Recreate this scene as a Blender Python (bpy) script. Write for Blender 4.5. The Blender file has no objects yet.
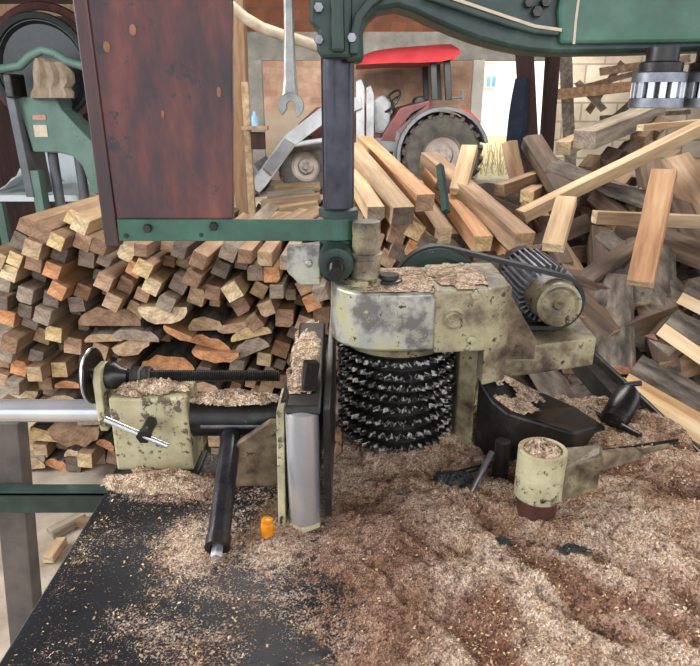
import bpy, bmesh, math, random
from mathutils import Vector, Matrix, Euler, noise
random.seed(7)
S = bpy.context.scene
COL = S.collection
V = Vector
PI = math.pi

# ------------------------------------------------------------------ camera
F = 640.0; PITCH = math.radians(20); CZ = 1.5
cd = bpy.data.cameras.new('camera'); cam = bpy.data.objects.new('camera', cd); COL.objects.link(cam)
cd.sensor_width = 36; cd.lens = 36 * F / 700; cd.clip_start = 0.05; cd.clip_end = 200
cam.location = (0, 0, CZ); cam.rotation_euler = (PI / 2 - PITCH, 0, 0)
S.camera = cam
S.view_settings.view_transform = 'Standard'; S.view_settings.look = 'None'
S.view_settings.gamma = 1; S.view_settings.use_curve_mapping = False
S.view_settings.exposure = 0.3

# ------------------------------------------------------------------ sky, sun, added area lamps for daylight
W = bpy.data.worlds.new('sky'); S.world = W; W.use_nodes = True
wn = W.node_tree.nodes; wl = W.node_tree.links
bg = wn['Background']
geo = wn.new('ShaderNodeTexCoord'); sp = wn.new('ShaderNodeSeparateXYZ'); cr = wn.new('ShaderNodeValToRGB')
wl.new(geo.outputs['Generated'], sp.inputs[0]); wl.new(sp.outputs['Z'], cr.inputs[0]); wl.new(cr.outputs[0], bg.inputs[0])
cr.color_ramp.elements[0].position = 0.0; cr.color_ramp.elements[0].color = (0.80, 0.88, 1.0, 1)
cr.color_ramp.elements[1].position = 0.7; cr.color_ramp.elements[1].color = (0.93, 0.97, 1.0, 1)
bg.inputs[1].default_value = 1.6
sd = bpy.data.lights.new('sun', 'SUN'); so = bpy.data.objects.new('sun', sd); COL.objects.link(so)
sd.energy = 4.0; sd.angle = math.radians(3); sd.color = (1.0, 0.95, 0.86)
so.rotation_euler = Euler((math.radians(48), 0, math.radians(20)))
def area(name, loc, target, sx, sy, power, color=(1, 1, 1)):
    d = bpy.data.lights.new(name, 'AREA'); d.shape = 'RECTANGLE'; d.size = sx; d.size_y = sy
    d.energy = power; d.color = color
    o = bpy.data.objects.new(name, d); COL.objects.link(o); o.location = loc
    o.rotation_euler = (V(target) - V(loc)).to_track_quat('-Z', 'Y').to_euler()
area('added_daylight_left', (-3.6, 1.2, 2.7), (0.1, 1.4, 0.8), 2.6, 1.4, 165, (0.93, 0.97, 1.0))  # added area lamp, stands in for an unseen open left side
area('added_daylight_overhead', (0.4, 3.3, 3.1), (0.1, 1.6, 0.7), 2.2, 0.9, 70, (1.0, 0.98, 0.95))  # added lamp below the closed roof, brightens the machine from above
area('added_daylight_behind', (1.2, -1.6, 2.8), (0.2, 1.6, 0.8), 2.6, 1.4, 40, (1.0, 0.97, 0.93))  # added lamp behind the camera, stands in for an unseen open end
area('added_daylight_hall', (0.5, 7.5, 3.2), (0.6, 11.5, 0.6), 4.0, 1.6, 460, (1.0, 0.98, 0.95))  # added lamp inside the hall, brightens back wall and tractor

# ------------------------------------------------------------------ pixel ray helpers (photo frame 700 x 666)
CP, SP = math.cos(PITCH), math.sin(PITCH)
def ray(px, py):
    a = (px - 350) / F; b = (333 - py) / F
    return V((a, CP + SP * b, -SP + CP * b))
def PY(px, py, Y):
    d = ray(px, py); return V((0, 0, CZ)) + d * (Y / d.y)
def PZ(px, py, z):
    d = ray(px, py); return V((0, 0, CZ)) + d * ((z - CZ) / d.z)
def px_of(p):
    d = p - V((0, 0, CZ)); dep = d.y * CP - d.z * SP; up = d.y * SP + d.z * CP
    return 350 + F * d.x / dep, 333 - F * up / dep

# ------------------------------------------------------------------ materials
def lin(c):
    return tuple(((x / 12.92) if x <= 0.04045 else ((x + 0.055) / 1.055) ** 2.4) for x in c) + (1,)
MATS = {}
def base_mat(name):
    m = bpy.data.materials.new(name); m.use_nodes = True; MATS[name] = m
    return m, m.node_tree.nodes, m.node_tree.links, m.node_tree.nodes['Principled BSDF']
def noise_node(n, l, scale, detail=4, rough=0.6, vec=None, stretch=None):
    t = n.new('ShaderNodeTexNoise'); t.inputs['Scale'].default_value = scale
    t.inputs['Detail'].default_value = detail; t.inputs['Roughness'].default_value = rough
    tc = n.new('ShaderNodeTexCoord'); out = tc.outputs['Object']
    if stretch:
        mp = n.new('ShaderNodeMapping'); mp.inputs['Scale'].default_value = stretch
        l.new(out, mp.inputs[0]); out = mp.outputs[0]
    if vec: out = vec
    l.new(out, t.inputs['Vector'])
    return t
def ramp(n, l, src, stops):
    r = n.new('ShaderNodeValToRGB'); l.new(src, r.inputs[0])
    e = r.color_ramp.elements
    while len(e) > 1: e.remove(e[-1])
    e[0].position = stops[0][0]; e[0].color = lin(stops[0][1])
    for p, c in stops[1:]:
        x = e.new(p); x.color = lin(c)
    return r
def mixc(n, l, fac, a, b, mode='MIX'):
    m = n.new('ShaderNodeMix'); m.data_type = 'RGBA'; m.blend_type = mode
    if isinstance(fac, (int, float)): m.inputs[0].default_value = fac
    else: l.new(fac, m.inputs[0])
    for i, x in ((6, a), (7, b)):
        if isinstance(x, tuple): m.inputs[i].default_value = x
        else: l.new(x, m.inputs[i])
    return m.outputs[2]
def bump(n, l, bs, src, strength=0.4, dist=0.002):
    b = n.new('ShaderNodeBump'); b.inputs['Strength'].default_value = strength; b.inputs['Distance'].default_value = dist
    l.new(src, b.inputs['Height']); l.new(b.outputs[0], bs.inputs['Normal'])
def M(name, stops, scale=12, rough=0.6, metal=0.0, bstr=0.3, bdist=0.002, stretch=None, detail=5, wear=None, wear_scale=30, wear_at=0.62, rnd=0.0, spec=0.5, wear2=None):
    """noise ramp, optional second layer of wear patches"""
    m, n, l, bs = base_mat(name)
    t = noise_node(n, l, scale, detail, 0.62, stretch=stretch)
    c = ramp(n, l, t.outputs['Fac'], stops).outputs[0]
    if wear:
        t2 = noise_node(n, l, wear_scale, 6, 0.7)
        f = n.new('ShaderNodeMapRange'); f.inputs[1].default_value = wear_at; f.inputs[2].default_value = wear_at + 0.05
        l.new(t2.outputs['Fac'], f.inputs[0]); c = mixc(n, l, f.outputs[0], c, lin(wear))
    if wear2:
        t3 = noise_node(n, l, wear2[1], 8, 0.75)
        f = n.new('ShaderNodeMapRange'); f.inputs[1].default_value = wear2[2]; f.inputs[2].default_value = wear2[2] + 0.03
        l.new(t3.outputs['Fac'], f.inputs[0]); c = mixc(n, l, f.outputs[0], c, lin(wear2[0]))
    if rnd:
        oi = n.new('ShaderNodeObjectInfo'); mr = n.new('ShaderNodeMapRange')
        mr.inputs[3].default_value = 1 - rnd; mr.inputs[4].default_value = 1 + rnd
        l.new(oi.outputs['Random'], mr.inputs[0])
        hs = n.new('ShaderNodeHueSaturation'); l.new(mr.outputs[0], hs.inputs['Value']); l.new(c, hs.inputs['Color']); c = hs.outputs[0]
    l.new(c, bs.inputs['Base Color']); bs.inputs['Roughness'].default_value = rough; bs.inputs['Metallic'].default_value = metal
    bs.inputs['Specular IOR Level'].default_value = spec
    if bstr: bump(n, l, bs, t.outputs['Fac'], bstr, bdist)
    return m

M('green_paint', [(0.3, (0.15, 0.26, 0.21)), (0.55, (0.21, 0.36, 0.29)), (0.75, (0.28, 0.44, 0.36))], 9, 0.45, bstr=0.2, wear=(0.45, 0.44, 0.38), wear_scale=45, wear_at=0.68)
M('dark_green', [(0.3, (0.09, 0.14, 0.13)), (0.6, (0.17, 0.25, 0.22)), (0.8, (0.30, 0.38, 0.34))], 14, 0.5, bstr=0.3, wear=(0.42, 0.38, 0.33), wear_scale=50, wear_at=0.66)
M('far_green', [(0.3, (0.31, 0.40, 0.36)), (0.7, (0.40, 0.50, 0.45))], 5, 0.6, bstr=0.2, wear=(0.30, 0.26, 0.22), wear_scale=20, wear_at=0.66)
M('yellow_paint', [(0.35, (0.60, 0.56, 0.44)), (0.5, (0.70, 0.66, 0.52)), (0.65, (0.76, 0.73, 0.59))], 16, 0.5, bstr=0.25, wear=(0.20, 0.18, 0.15), wear_scale=45, wear_at=0.585, wear2=((0.38, 0.33, 0.26), 18, 0.57))
M('worn_cream', [(0.38, (0.25, 0.20, 0.15)), (0.47, (0.45, 0.40, 0.31)), (0.55, (0.60, 0.56, 0.44)), (0.68, (0.70, 0.67, 0.52))], 11, 0.45, bstr=0.5, bdist=0.003, detail=9, wear=(0.22, 0.15, 0.12), wear_scale=22, wear_at=0.58, wear2=((0.14, 0.12, 0.10), 70, 0.60))
M('bare_cream', [(0.38, (0.42, 0.41, 0.39)), (0.47, (0.66, 0.65, 0.61)), (0.53, (0.70, 0.69, 0.62)), (0.6, (0.72, 0.70, 0.52))], 13, 0.32, 0.3, bstr=0.3, detail=8, wear=(0.24, 0.19, 0.14), wear_scale=26, wear_at=0.60, wear2=((0.68, 0.66, 0.48), 34, 0.58))
M('steel', [(0.3, (0.74, 0.74, 0.75)), (0.7, (0.84, 0.84, 0.85))], 8, 0.25, 0.7, bstr=0, wear=(0.52, 0.42, 0.40), wear_scale=30, wear_at=0.70)
M('dull_steel', [(0.3, (0.38, 0.38, 0.40)), (0.7, (0.60, 0.60, 0.62))], 25, 0.4, 0.8, bstr=0.1)
M('spanner_steel', [(0.3, (0.44, 0.43, 0.42)), (0.7, (0.62, 0.61, 0.58))], 40, 0.35, 0.7, bstr=0.1)
M('post_steel', [(0.3, (0.15, 0.14, 0.16)), (0.7, (0.29, 0.28, 0.31))], 18, 0.22, 0.6, bstr=0.1, wear=(0.34, 0.25, 0.2), wear_scale=40, wear_at=0.66)
M('black_iron', [(0.3, (0.12, 0.11, 0.11)), (0.6, (0.22, 0.21, 0.20)), (0.8, (0.36, 0.34, 0.32))], 22, 0.33, 0.5, bstr=0.3, wear=(0.42, 0.36, 0.30), wear_scale=60, wear_at=0.64)
M('saw_steel', [(0.3, (0.16, 0.15, 0.15)), (0.6, (0.30, 0.29, 0.28)), (0.8, (0.5, 0.5, 0.5))], 40, 0.25, 0.7, bstr=0.2)
M('tooth_glint', [(0.42, (0.20, 0.19, 0.18)), (0.50, (0.34, 0.33, 0.32)), (0.60, (0.95, 0.95, 0.93))], 90, 0.2, 0.5, bstr=0)  # near-white noise spots paint glints onto the tooth steel
M('dusty_iron', [(0.35, (0.24, 0.20, 0.16)), (0.5, (0.44, 0.37, 0.29)), (0.65, (0.58, 0.50, 0.40))], 20, 0.8, bstr=0.3, wear=(0.12, 0.11, 0.10), wear_scale=35, wear_at=0.62)
M('board_wear', [(0.3, (0.44, 0.27, 0.20)), (0.7, (0.62, 0.44, 0.32))], 40, 0.7, bstr=0)
M('frame_brown', [(0.3, (0.27, 0.24, 0.23)), (0.7, (0.42, 0.38, 0.35))], 10, 0.7, bstr=0.2)
M('cant_side', [(0.3, (0.80, 0.62, 0.43)), (0.5, (0.88, 0.74, 0.56)), (0.7, (0.93, 0.84, 0.70))], 14, 0.7, bstr=0.3, stretch=(1.6, 0.18, 1.6))
M('belt_rubber', [(0.3, (0.07, 0.08, 0.08)), (0.7, (0.14, 0.16, 0.15))], 30, 0.5, bstr=0.1)
M('red_brown_iron', [(0.3, (0.27, 0.17, 0.14)), (0.7, (0.38, 0.24, 0.19))], 20, 0.5, 0.2, bstr=0.2)
M('board_red', [(0.30, (0.15, 0.09, 0.09)), (0.44, (0.25, 0.13, 0.12)), (0.56, (0.36, 0.17, 0.14)), (0.72, (0.46, 0.25, 0.19))], 7, 0.25, bstr=0.15, detail=9, stretch=(2.2, 1, 0.7), wear=(0.50, 0.36, 0.27), wear_scale=14, wear_at=0.73, wear2=((0.16, 0.12, 0.13), 9, 0.58))
M('board_trim', [(0.3, (0.16, 0.11, 0.11)), (0.5, (0.26, 0.15, 0.14)), (0.7, (0.36, 0.20, 0.18))], 12, 0.35, bstr=0.2, stretch=(1, 1, .3))
M('brass_amber', [(0.3, (0.80, 0.45, 0.05)), (0.7, (0.93, 0.62, 0.10))], 60, 0.2, bstr=0)
M('bark', [(0.32, (0.20, 0.18, 0.16)), (0.5, (0.38, 0.34, 0.30)), (0.7, (0.52, 0.47, 0.42))], 22, 0.95, bstr=1.0, bdist=0.012, stretch=(1, 0.35, 1), rnd=0.25)
side = dict(scale=14, rough=0.75, bstr=0.35, bdist=0.002, stretch=(1.6, 0.18, 1.6), rnd=0.22)
M('side_brown', [(0.3, (0.42, 0.32, 0.24)), (0.5, (0.60, 0.48, 0.37)), (0.7, (0.72, 0.60, 0.48))], **side)
M('side_grey', [(0.3, (0.40, 0.35, 0.30)), (0.5, (0.56, 0.50, 0.43)), (0.7, (0.70, 0.64, 0.56))], **side)
M('side_pale', [(0.3, (0.56, 0.44, 0.32)), (0.5, (0.70, 0.58, 0.44)), (0.7, (0.80, 0.70, 0.56))], **side)
M('side_orange', [(0.3, (0.54, 0.38, 0.26)), (0.5, (0.70, 0.52, 0.37)), (0.7, (0.80, 0.64, 0.48))], **side)
M('side_dark', [(0.3, (0.24, 0.18, 0.14)), (0.5, (0.38, 0.30, 0.24)), (0.7, (0.50, 0.41, 0.33))], **side)
TONE = {'pale': (0.92, 0.82, 0.66), 'yellow': (0.90, 0.78, 0.57), 'orange': (0.86, 0.62, 0.43), 'tan': (0.78, 0.66, 0.52),
        'pinkish': (0.80, 0.65, 0.53), 'grey': (0.66, 0.59, 0.52), 'dark grey': (0.48, 0.42, 0.37), 'brown': (0.62, 0.49, 0.38)}
SIDE = {'pale': 'side_pale', 'yellow': 'side_brown', 'orange': 'side_orange', 'tan': 'side_brown', 'pinkish': 'side_brown', 'grey': 'side_grey', 'dark grey': 'side_dark', 'brown': 'side_brown'}
for k, c in TONE.items():
    m, n, l, bs = base_mat('end_' + k)
    tc = n.new('ShaderNodeTexCoord'); oi = n.new('ShaderNodeObjectInfo')
    mp = n.new('ShaderNodeMapping'); l.new(tc.outputs['Object'], mp.inputs[0])
    cx = n.new('ShaderNodeCombineXYZ'); ml = n.new('ShaderNodeMath'); ml.operation = 'MULTIPLY_ADD'; ml.inputs[1].default_value = 0.14; ml.inputs[2].default_value = -0.07
    l.new(oi.outputs['Random'], ml.inputs[0]); l.new(ml.outputs[0], cx.inputs[0]); cx.inputs[2].default_value = 0.05
    l.new(cx.outputs[0], mp.inputs['Location']); mp.inputs['Scale'].default_value = (1, 0.1, 1)
    wv = n.new('ShaderNodeTexWave'); wv.wave_type = 'RINGS'; wv.rings_direction = 'Y'; wv.inputs['Scale'].default_value = 22; wv.inputs['Distortion'].default_value = 5.0; wv.inputs['Detail Scale'].default_value = 6
    l.new(mp.outputs[0], wv.inputs['Vector'])
    d = tuple(x * 0.91 for x in c)
    r1 = ramp(n, l, wv.outputs['Fac'], [(0.2, d), (0.8, c)]).outputs[0]
    t = noise_node(n, l, 28, 4); r2 = ramp(n, l, t.outputs['Fac'], [(0.3, (0.60, 0.52, 0.48)), (0.6, (1, 1, 1))]).outputs[0]
    out = mixc(n, l, 0.85, r1, r2, 'MULTIPLY')
    l.new(out, bs.inputs['Base Color']); bs.inputs['Roughness'].default_value = 0.8
    bump(n, l, bs, t.outputs['Fac'], 0.3, 0.002)
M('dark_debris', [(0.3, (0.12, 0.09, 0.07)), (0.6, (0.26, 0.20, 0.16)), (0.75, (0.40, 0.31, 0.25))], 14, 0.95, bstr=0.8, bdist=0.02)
M('floor_dust', [(0.3, (0.52, 0.46, 0.40)), (0.55, (0.66, 0.60, 0.53)), (0.75, (0.76, 0.70, 0.62))], 6, 0.95, bstr=0.4, bdist=0.01, detail=8)
M('concrete', [(0.3, (0.50, 0.48, 0.45)), (0.6, (0.62, 0.60, 0.56)), (0.75, (0.70, 0.68, 0.63))], 4, 0.9, bstr=0.2, bdist=0.01)
M('plaster', [(0.3, (0.74, 0.72, 0.68)), (0.7, (0.84, 0.82, 0.77))], 3, 0.9, bstr=0.1)
M('roof_wood', [(0.3, (0.20, 0.15, 0.12)), (0.7, (0.34, 0.25, 0.19))], 4, 0.9, bstr=0.2, stretch=(1, .2, 1))
M('post_wood', [(0.3, (0.48, 0.36, 0.26)), (0.7, (0.66, 0.52, 0.39))], 10, 0.8, bstr=0.2, stretch=(3, 3, .4))
M('dark_wood', [(0.3, (0.18, 0.12, 0.11)), (0.7, (0.30, 0.19, 0.16))], 8, 0.8, bstr=0.2, stretch=(3, 3, .4))
M('tractor_red', [(0.3, (0.60, 0.17, 0.19)), (0.7, (0.72, 0.25, 0.27))], 3, 0.5, bstr=0)
M('tractor_maroon', [(0.3, (0.28, 0.12, 0.13)), (0.7, (0.40, 0.18, 0.18))], 3, 0.45, bstr=0)
M('tractor_grey', [(0.3, (0.30, 0.31, 0.32)), (0.7, (0.42, 0.43, 0.44))], 4, 0.6, bstr=0)
M('tractor_light', [(0.3, (0.44, 0.45, 0.46)), (0.7, (0.60, 0.61, 0.62))], 4, 0.5, bstr=0)
M('tyre', [(0.3, (0.15, 0.145, 0.14)), (0.7, (0.31, 0.295, 0.27))], 5, 0.9, bstr=0.2)
M('rim', [(0.3, (0.40, 0.36, 0.34)), (0.7, (0.56, 0.52, 0.49))], 5, 0.6, bstr=0)
M('cloth_beige', [(0.3, (0.48, 0.41, 0.34)), (0.7, (0.66, 0.59, 0.50))], 10, 0.95, bstr=0.6, bdist=0.01)
M('cloth_dark', [(0.3, (0.12, 0.14, 0.19)), (0.7, (0.20, 0.22, 0.28))], 8, 0.95, bstr=0.4, bdist=0.01)
M('white_sheet', [(0.3, (0.80, 0.83, 0.83)), (0.7, (0.90, 0.92, 0.92))], 3, 0.6, bstr=0.1)
M('pipe_white', [(0.3, (0.56, 0.49, 0.40)), (0.7, (0.74, 0.68, 0.58))], 14, 0.6, bstr=0.2)
M('facade', [(0.3, (0.86, 0.85, 0.83)), (0.7, (0.93, 0.92, 0.90))], 1, 0.9, bstr=0)
M('dry_grass', [(0.3, (0.62, 0.56, 0.42)), (0.7, (0.78, 0.72, 0.56))], 6, 0.95, bstr=0.3)
M('glass_blue', [(0.3, (0.35, 0.52, 0.62)), (0.7, (0.48, 0.64, 0.72))], 2, 0.15, bstr=0)
M('paper_sticker', [(0.3, (0.72, 0.66, 0.58)), (0.7, (0.82, 0.76, 0.66))], 30, 0.8, bstr=0)
M('sticker_red', [(0.3, (0.66, 0.40, 0.34)), (0.7, (0.76, 0.62, 0.54))], 60, 0.8, bstr=0)
M('blue_plastic', [(0.3, (0.45, 0.62, 0.78)), (0.7, (0.65, 0.78, 0.88))], 30, 0.25, bstr=0)

def brick_mat(name, c1, c2, mortar, bw, bh, low=None):
    m, n, l, bs = base_mat(name)
    tc = n.new('ShaderNodeTexCoord'); sep = n.new('ShaderNodeSeparateXYZ'); cmb = n.new('ShaderNodeCombineXYZ')
    l.new(tc.outputs['Object'], sep.inputs[0]); l.new(sep.outputs['X'], cmb.inputs[0]); l.new(sep.outputs['Z'], cmb.inputs[1])
    b = n.new('ShaderNodeTexBrick'); l.new(cmb.outputs[0], b.inputs[0])
    b.inputs['Color1'].default_value = lin(c1); b.inputs['Color2'].default_value = lin(c2); b.inputs['Mortar'].default_value = lin(mortar)
    b.inputs['Scale'].default_value = 1; b.inputs['Brick Width'].default_value = bw; b.inputs['Row Height'].default_value = bh; b.inputs['Mortar Size'].default_value = 0.012
    t = noise_node(n, l, 2.2, 6); r = ramp(n, l, t.outputs['Fac'], [(0.3, (0.72, 0.70, 0.68)), (0.65, (1, 1, 1))]).outputs[0]
    c = mixc(n, l, 0.9, b.outputs['Color'], r, 'MULTIPLY')
    if low:
        ad = n.new('ShaderNodeMath'); ad.operation = 'MULTIPLY_ADD'; ad.inputs[1].default_value = 0.9; l.new(t.outputs['Fac'], ad.inputs[0]); l.new(sep.outputs['Z'], ad.inputs[2])
        mr = n.new('ShaderNodeMapRange'); mr.inputs[1].default_value = low + 0.45; mr.inputs[2].default_value = low + 0.62; l.new(ad.outputs[0], mr.inputs[0])
        c = mixc(n, l, mr.outputs[0], mixc(n, l, 0.65, b.outputs['Color'], lin((0.66, 0.63, 0.56))), c)
    l.new(c, bs.inputs['Base Color']); bs.inputs['Roughness'].default_value = 0.95
    bump(n, l, bs, b.outputs['Fac'], -0.4, 0.02)
brick_mat('brick', (0.78, 0.58, 0.48), (0.86, 0.70, 0.60), (0.74, 0.68, 0.60), 0.25, 0.13, low=1.25)
brick_mat('brick_top', (0.50, 0.31, 0.22), (0.60, 0.38, 0.27), (0.44, 0.36, 0.30), 0.3, 0.22)
brick_mat('block', (0.66, 0.60, 0.52), (0.74, 0.69, 0.60), (0.55, 0.50, 0.44), 0.42, 0.21)

# sawdust on table
m, n, l, bs = base_mat('table_dust')
at = n.new('ShaderNodeAttribute'); at.attribute_name = 'dens'
dm = n.new('ShaderNodeAttribute'); dm.attribute_name = 'damp_shade'  # damp stain, plus shade painted brown into the grooves
tf = noise_node(n, l, 260, 3, 0.75); tm = noise_node(n, l, 60, 5, 0.7); tl = noise_node(n, l, 9, 5, 0.6)
vo = n.new('ShaderNodeTexVoronoi'); vo.inputs['Scale'].default_value = 330
tc = n.new('ShaderNodeTexCoord'); l.new(tc.outputs['Object'], vo.inputs['Vector'])
grain = ramp(n, l, vo.outputs['Color'], [(0.0, (0.48, 0.36, 0.29)), (0.35, (0.74, 0.61, 0.52)), (0.65, (0.88, 0.78, 0.69)), (1.0, (1.0, 0.95, 0.88))]).outputs[0]
big = ramp(n, l, tl.outputs['Fac'], [(0.30, (0.60, 0.50, 0.44)), (0.41, (0.88, 0.81, 0.76)), (0.52, (1, 1, 1))]).outputs[0]
mid = ramp(n, l, tm.outputs['Fac'], [(0.36, (0.42, 0.33, 0.28)), (0.48, (1, 1, 1))]).outputs[0]
dust = mixc(n, l, 0.9, grain, big, 'MULTIPLY'); dust = mixc(n, l, 0.8, dust, mid, 'MULTIPLY')
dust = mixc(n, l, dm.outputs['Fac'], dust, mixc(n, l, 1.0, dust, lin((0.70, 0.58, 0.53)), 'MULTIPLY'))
paint = ramp(n, l, tl.outputs['Fac'], [(0.35, (0.04, 0.04, 0.06)), (0.6, (0.09, 0.09, 0.11)), (0.75, (0.15, 0.15, 0.17))]).outputs[0]
a1 = n.new('ShaderNodeMath'); a1.operation = 'MULTIPLY_ADD'; l.new(tm.outputs['Fac'], a1.inputs[0]); a1.inputs[1].default_value = 0.65
a0 = n.new('ShaderNodeMath'); a0.operation = 'MULTIPLY_ADD'; l.new(tf.outputs['Fac'], a0.inputs[0]); a0.inputs[1].default_value = 1.5; l.new(at.outputs['Fac'], a0.inputs[2])
l.new(a0.outputs[0], a1.inputs[2])
mr = n.new('ShaderNodeMapRange'); mr.inputs[1].default_value = 1.44; mr.inputs[2].default_value = 1.54; l.new(a1.outputs[0], mr.inputs[0])
l.new(mixc(n, l, mr.outputs[0], paint, dust), bs.inputs['Base Color'])
rr = n.new('ShaderNodeMapRange'); rr.inputs[3].default_value = 0.42; rr.inputs[4].default_value = 0.95; l.new(mr.outputs[0], rr.inputs[0]); l.new(rr.outputs[0], bs.inputs['Roughness'])
ba = n.new('ShaderNodeMath'); ba.operation = 'MULTIPLY'; l.new(mr.outputs[0], ba.inputs[0])
bb = n.new('ShaderNodeMath'); bb.operation = 'ADD'; l.new(vo.outputs['Distance'], bb.inputs[0]); l.new(tf.outputs['Fac'], bb.inputs[1]); l.new(bb.outputs[0], ba.inputs[1])
bump(n, l, bs, ba.outputs[0], 0.8, 0.006)
# loose sawdust without the plate below
m, n, l, bs = base_mat('dust')
vo = n.new('ShaderNodeTexVoronoi'); vo.inputs['Scale'].default_value = 260
tc = n.new('ShaderNodeTexCoord'); l.new(tc.outputs['Object'], vo.inputs['Vector'])
c = ramp(n, l, vo.outputs['Color'], [(0.0, (0.50, 0.38, 0.30)), (0.4, (0.74, 0.62, 0.51)), (0.7, (0.88, 0.78, 0.67)), (1.0, (0.97, 0.91, 0.82))]).outputs[0]
t = noise_node(n, l, 40, 5); r = ramp(n, l, t.outputs['Fac'], [(0.35, (0.5, 0.42, 0.36)), (0.55, (1, 1, 1))]).outputs[0]
l.new(mixc(n, l, 0.8, c, r, 'MULTIPLY'), bs.inputs['Base Color']); bs.inputs['Roughness'].default_value = 0.95
bump(n, l, bs, vo.outputs['Distance'], 0.8, 0.005)

# ------------------------------------------------------------------ mesh helpers
WL = {}
def obj(name, bm, mats, parent=None, smooth=False, bevel=0.0, origin=None, rot=None):
    if isinstance(mats, str): mats = [mats]
    if parent is not None: off = WL[parent.name]
    elif origin is not None: off = V(origin)
    else:
        xs = [v.co for v in bm.verts]
        off = V(((min(c.x for c in xs) + max(c.x for c in xs)) / 2, (min(c.y for c in xs) + max(c.y for c in xs)) / 2, min(c.z for c in xs)))
    if rot is None: bmesh.ops.translate(bm, verts=bm.verts, vec=-off)
    bmesh.ops.recalc_face_normals(bm, faces=bm.faces)
    me = bpy.data.meshes.new(name); bm.to_mesh(me); bm.free()
    for k in mats: me.materials.append(MATS[k])
    o = bpy.data.objects.new(name, me); COL.objects.link(o)
    if smooth:
        for p in me.polygons: p.use_smooth = True
        me.set_sharp_from_angle(angle=math.radians(38))
    if bevel:
        b = o.modifiers.new('bevel', 'BEVEL'); b.width = bevel; b.segments = 2; b.limit_method = 'ANGLE'; b.angle_limit = math.radians(35)
    if parent is not None: o.parent = parent; WL[o.name] = off
    else:
        o.location = off; WL[o.name] = off
        if rot is not None: o.rotation_euler = rot
    return o
def tag(o, label, cat, group=None, kind=None):
    o['label'] = label; o['category'] = cat
    if group: o['group'] = group
    if kind: o['kind'] = kind
    return o
def thing(name, label, cat, loc, group=None):
    o = bpy.data.objects.new(name, None); COL.objects.link(o); o.location = loc; o.empty_display_size = 0.05
    WL[o.name] = V(loc); return tag(o, label, cat, group)
def struct(o):
    o['kind'] = 'structure'; return o
def B(): return bmesh.new()
def box(bm, lo, hi, mat=0, mtx=None):
    vs = [bm.verts.new((x, y, z)) for x in (lo[0], hi[0]) for y in (lo[1], hi[1]) for z in (lo[2], hi[2])]
    for f in ((0, 1, 3, 2), (4, 6, 7, 5), (0, 4, 5, 1), (2, 3, 7, 6), (0, 2, 6, 4), (1, 5, 7, 3)):
        fc = bm.faces.new([vs[i] for i in f]); fc.material_index = mat
    if mtx: bmesh.ops.transform(bm, matrix=mtx, verts=vs)
    return bm
def frame(d):
    d = V(d).normalized(); a = V((0, 0, 1)) if abs(d.z) < 0.9 else V((1, 0, 0))
    x = d.cross(a).normalized(); return x, x.cross(d).normalized()
def rings(bm, cs, cap=True, mat=0, closed=False):
    """cs: list of lists of coordinates, same count"""
    R = [[bm.verts.new(c) for c in r] for r in cs]; k = len(R[0])
    pairs = list(zip(R[:-1], R[1:])) + ([(R[-1], R[0])] if closed else [])
    for a, b in pairs:
        for i in range(k):
            j = (i + 1) % k; bm.faces.new((a[i], a[j], b[j], b[i])).material_index = mat
    if cap and not closed:
        bm.faces.new(R[0][::-1]).material_index = mat; bm.faces.new(R[-1]).material_index = mat
    return R
def lathe(bm, p, d, prof, seg=28, mat=0, cap=True):
    """prof: (distance along d, radius)"""
    p = V(p); d = V(d).normalized(); x, y = frame(d)
    return rings(bm, [[p + d * t + (x * math.cos(2 * PI * i / seg) + y * math.sin(2 * PI * i / seg)) * max(r, 1e-4) for i in range(seg)] for t, r in prof], cap, mat)
def cyl(bm, p0, p1, r0, r1=None, seg=24, mat=0):
    p0, p1 = V(p0), V(p1); return lathe(bm, p0, p1 - p0, [(0, r0), ((p1 - p0).length, r1 if r1 is not None else r0)], seg, mat)
def tube(bm, pts, r, seg=10, mat=0):
    pts = [V(p) for p in pts]; cs = []; prev = None
    for i, p in enumerate(pts):
        d = (pts[min(i + 1, len(pts) - 1)] - pts[max(i - 1, 0)]).normalized()
        if prev is None: x, y = frame(d)
        else:
            x = (prev - d * prev.dot(d)).normalized(); y = x.cross(d)
        prev = x; rr = r[i] if isinstance(r, (list, tuple)) else r
        cs.append([p + (x * math.cos(2 * PI * k / seg) + y * math.sin(2 * PI * k / seg)) * rr for k in range(seg)])
    rings(bm, cs, True, mat)
def prism(bm, pts, vec, mat=0):
    """pts: closed outline of 3D points; vec: extrusion"""
    a = [bm.verts.new(p) for p in pts]; b = [bm.verts.new(V(p) + V(vec)) for p in pts]
    bm.faces.new(a).material_index = mat; bm.faces.new(b[::-1]).material_index = mat
    for i in range(len(a)):
        j = (i + 1) % len(a); bm.faces.new((a[i], a[j], b[j], b[i])).material_index = mat
    return bm
def torus(bm, c, axis, R, r, seg=28, s2=8, mat=0):
    c = V(c); x, y = frame(axis); d = V(axis).normalized()
    cs = []
    for i in range(seg):
        a = 2 * PI * i / seg; e = x * math.cos(a) + y * math.sin(a)
        cs.append([c + e * (R + r * math.cos(2 * PI * k / s2)) + d * r * math.sin(2 * PI * k / s2) for k in range(s2)])
    rings(bm, cs, False, mat, closed=True)
def hexa(bm, p, d, r, h, mat=0): lathe(bm, p, d, [(0, r), (h * .8, r), (h, r * .88)], 6, mat)
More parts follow.
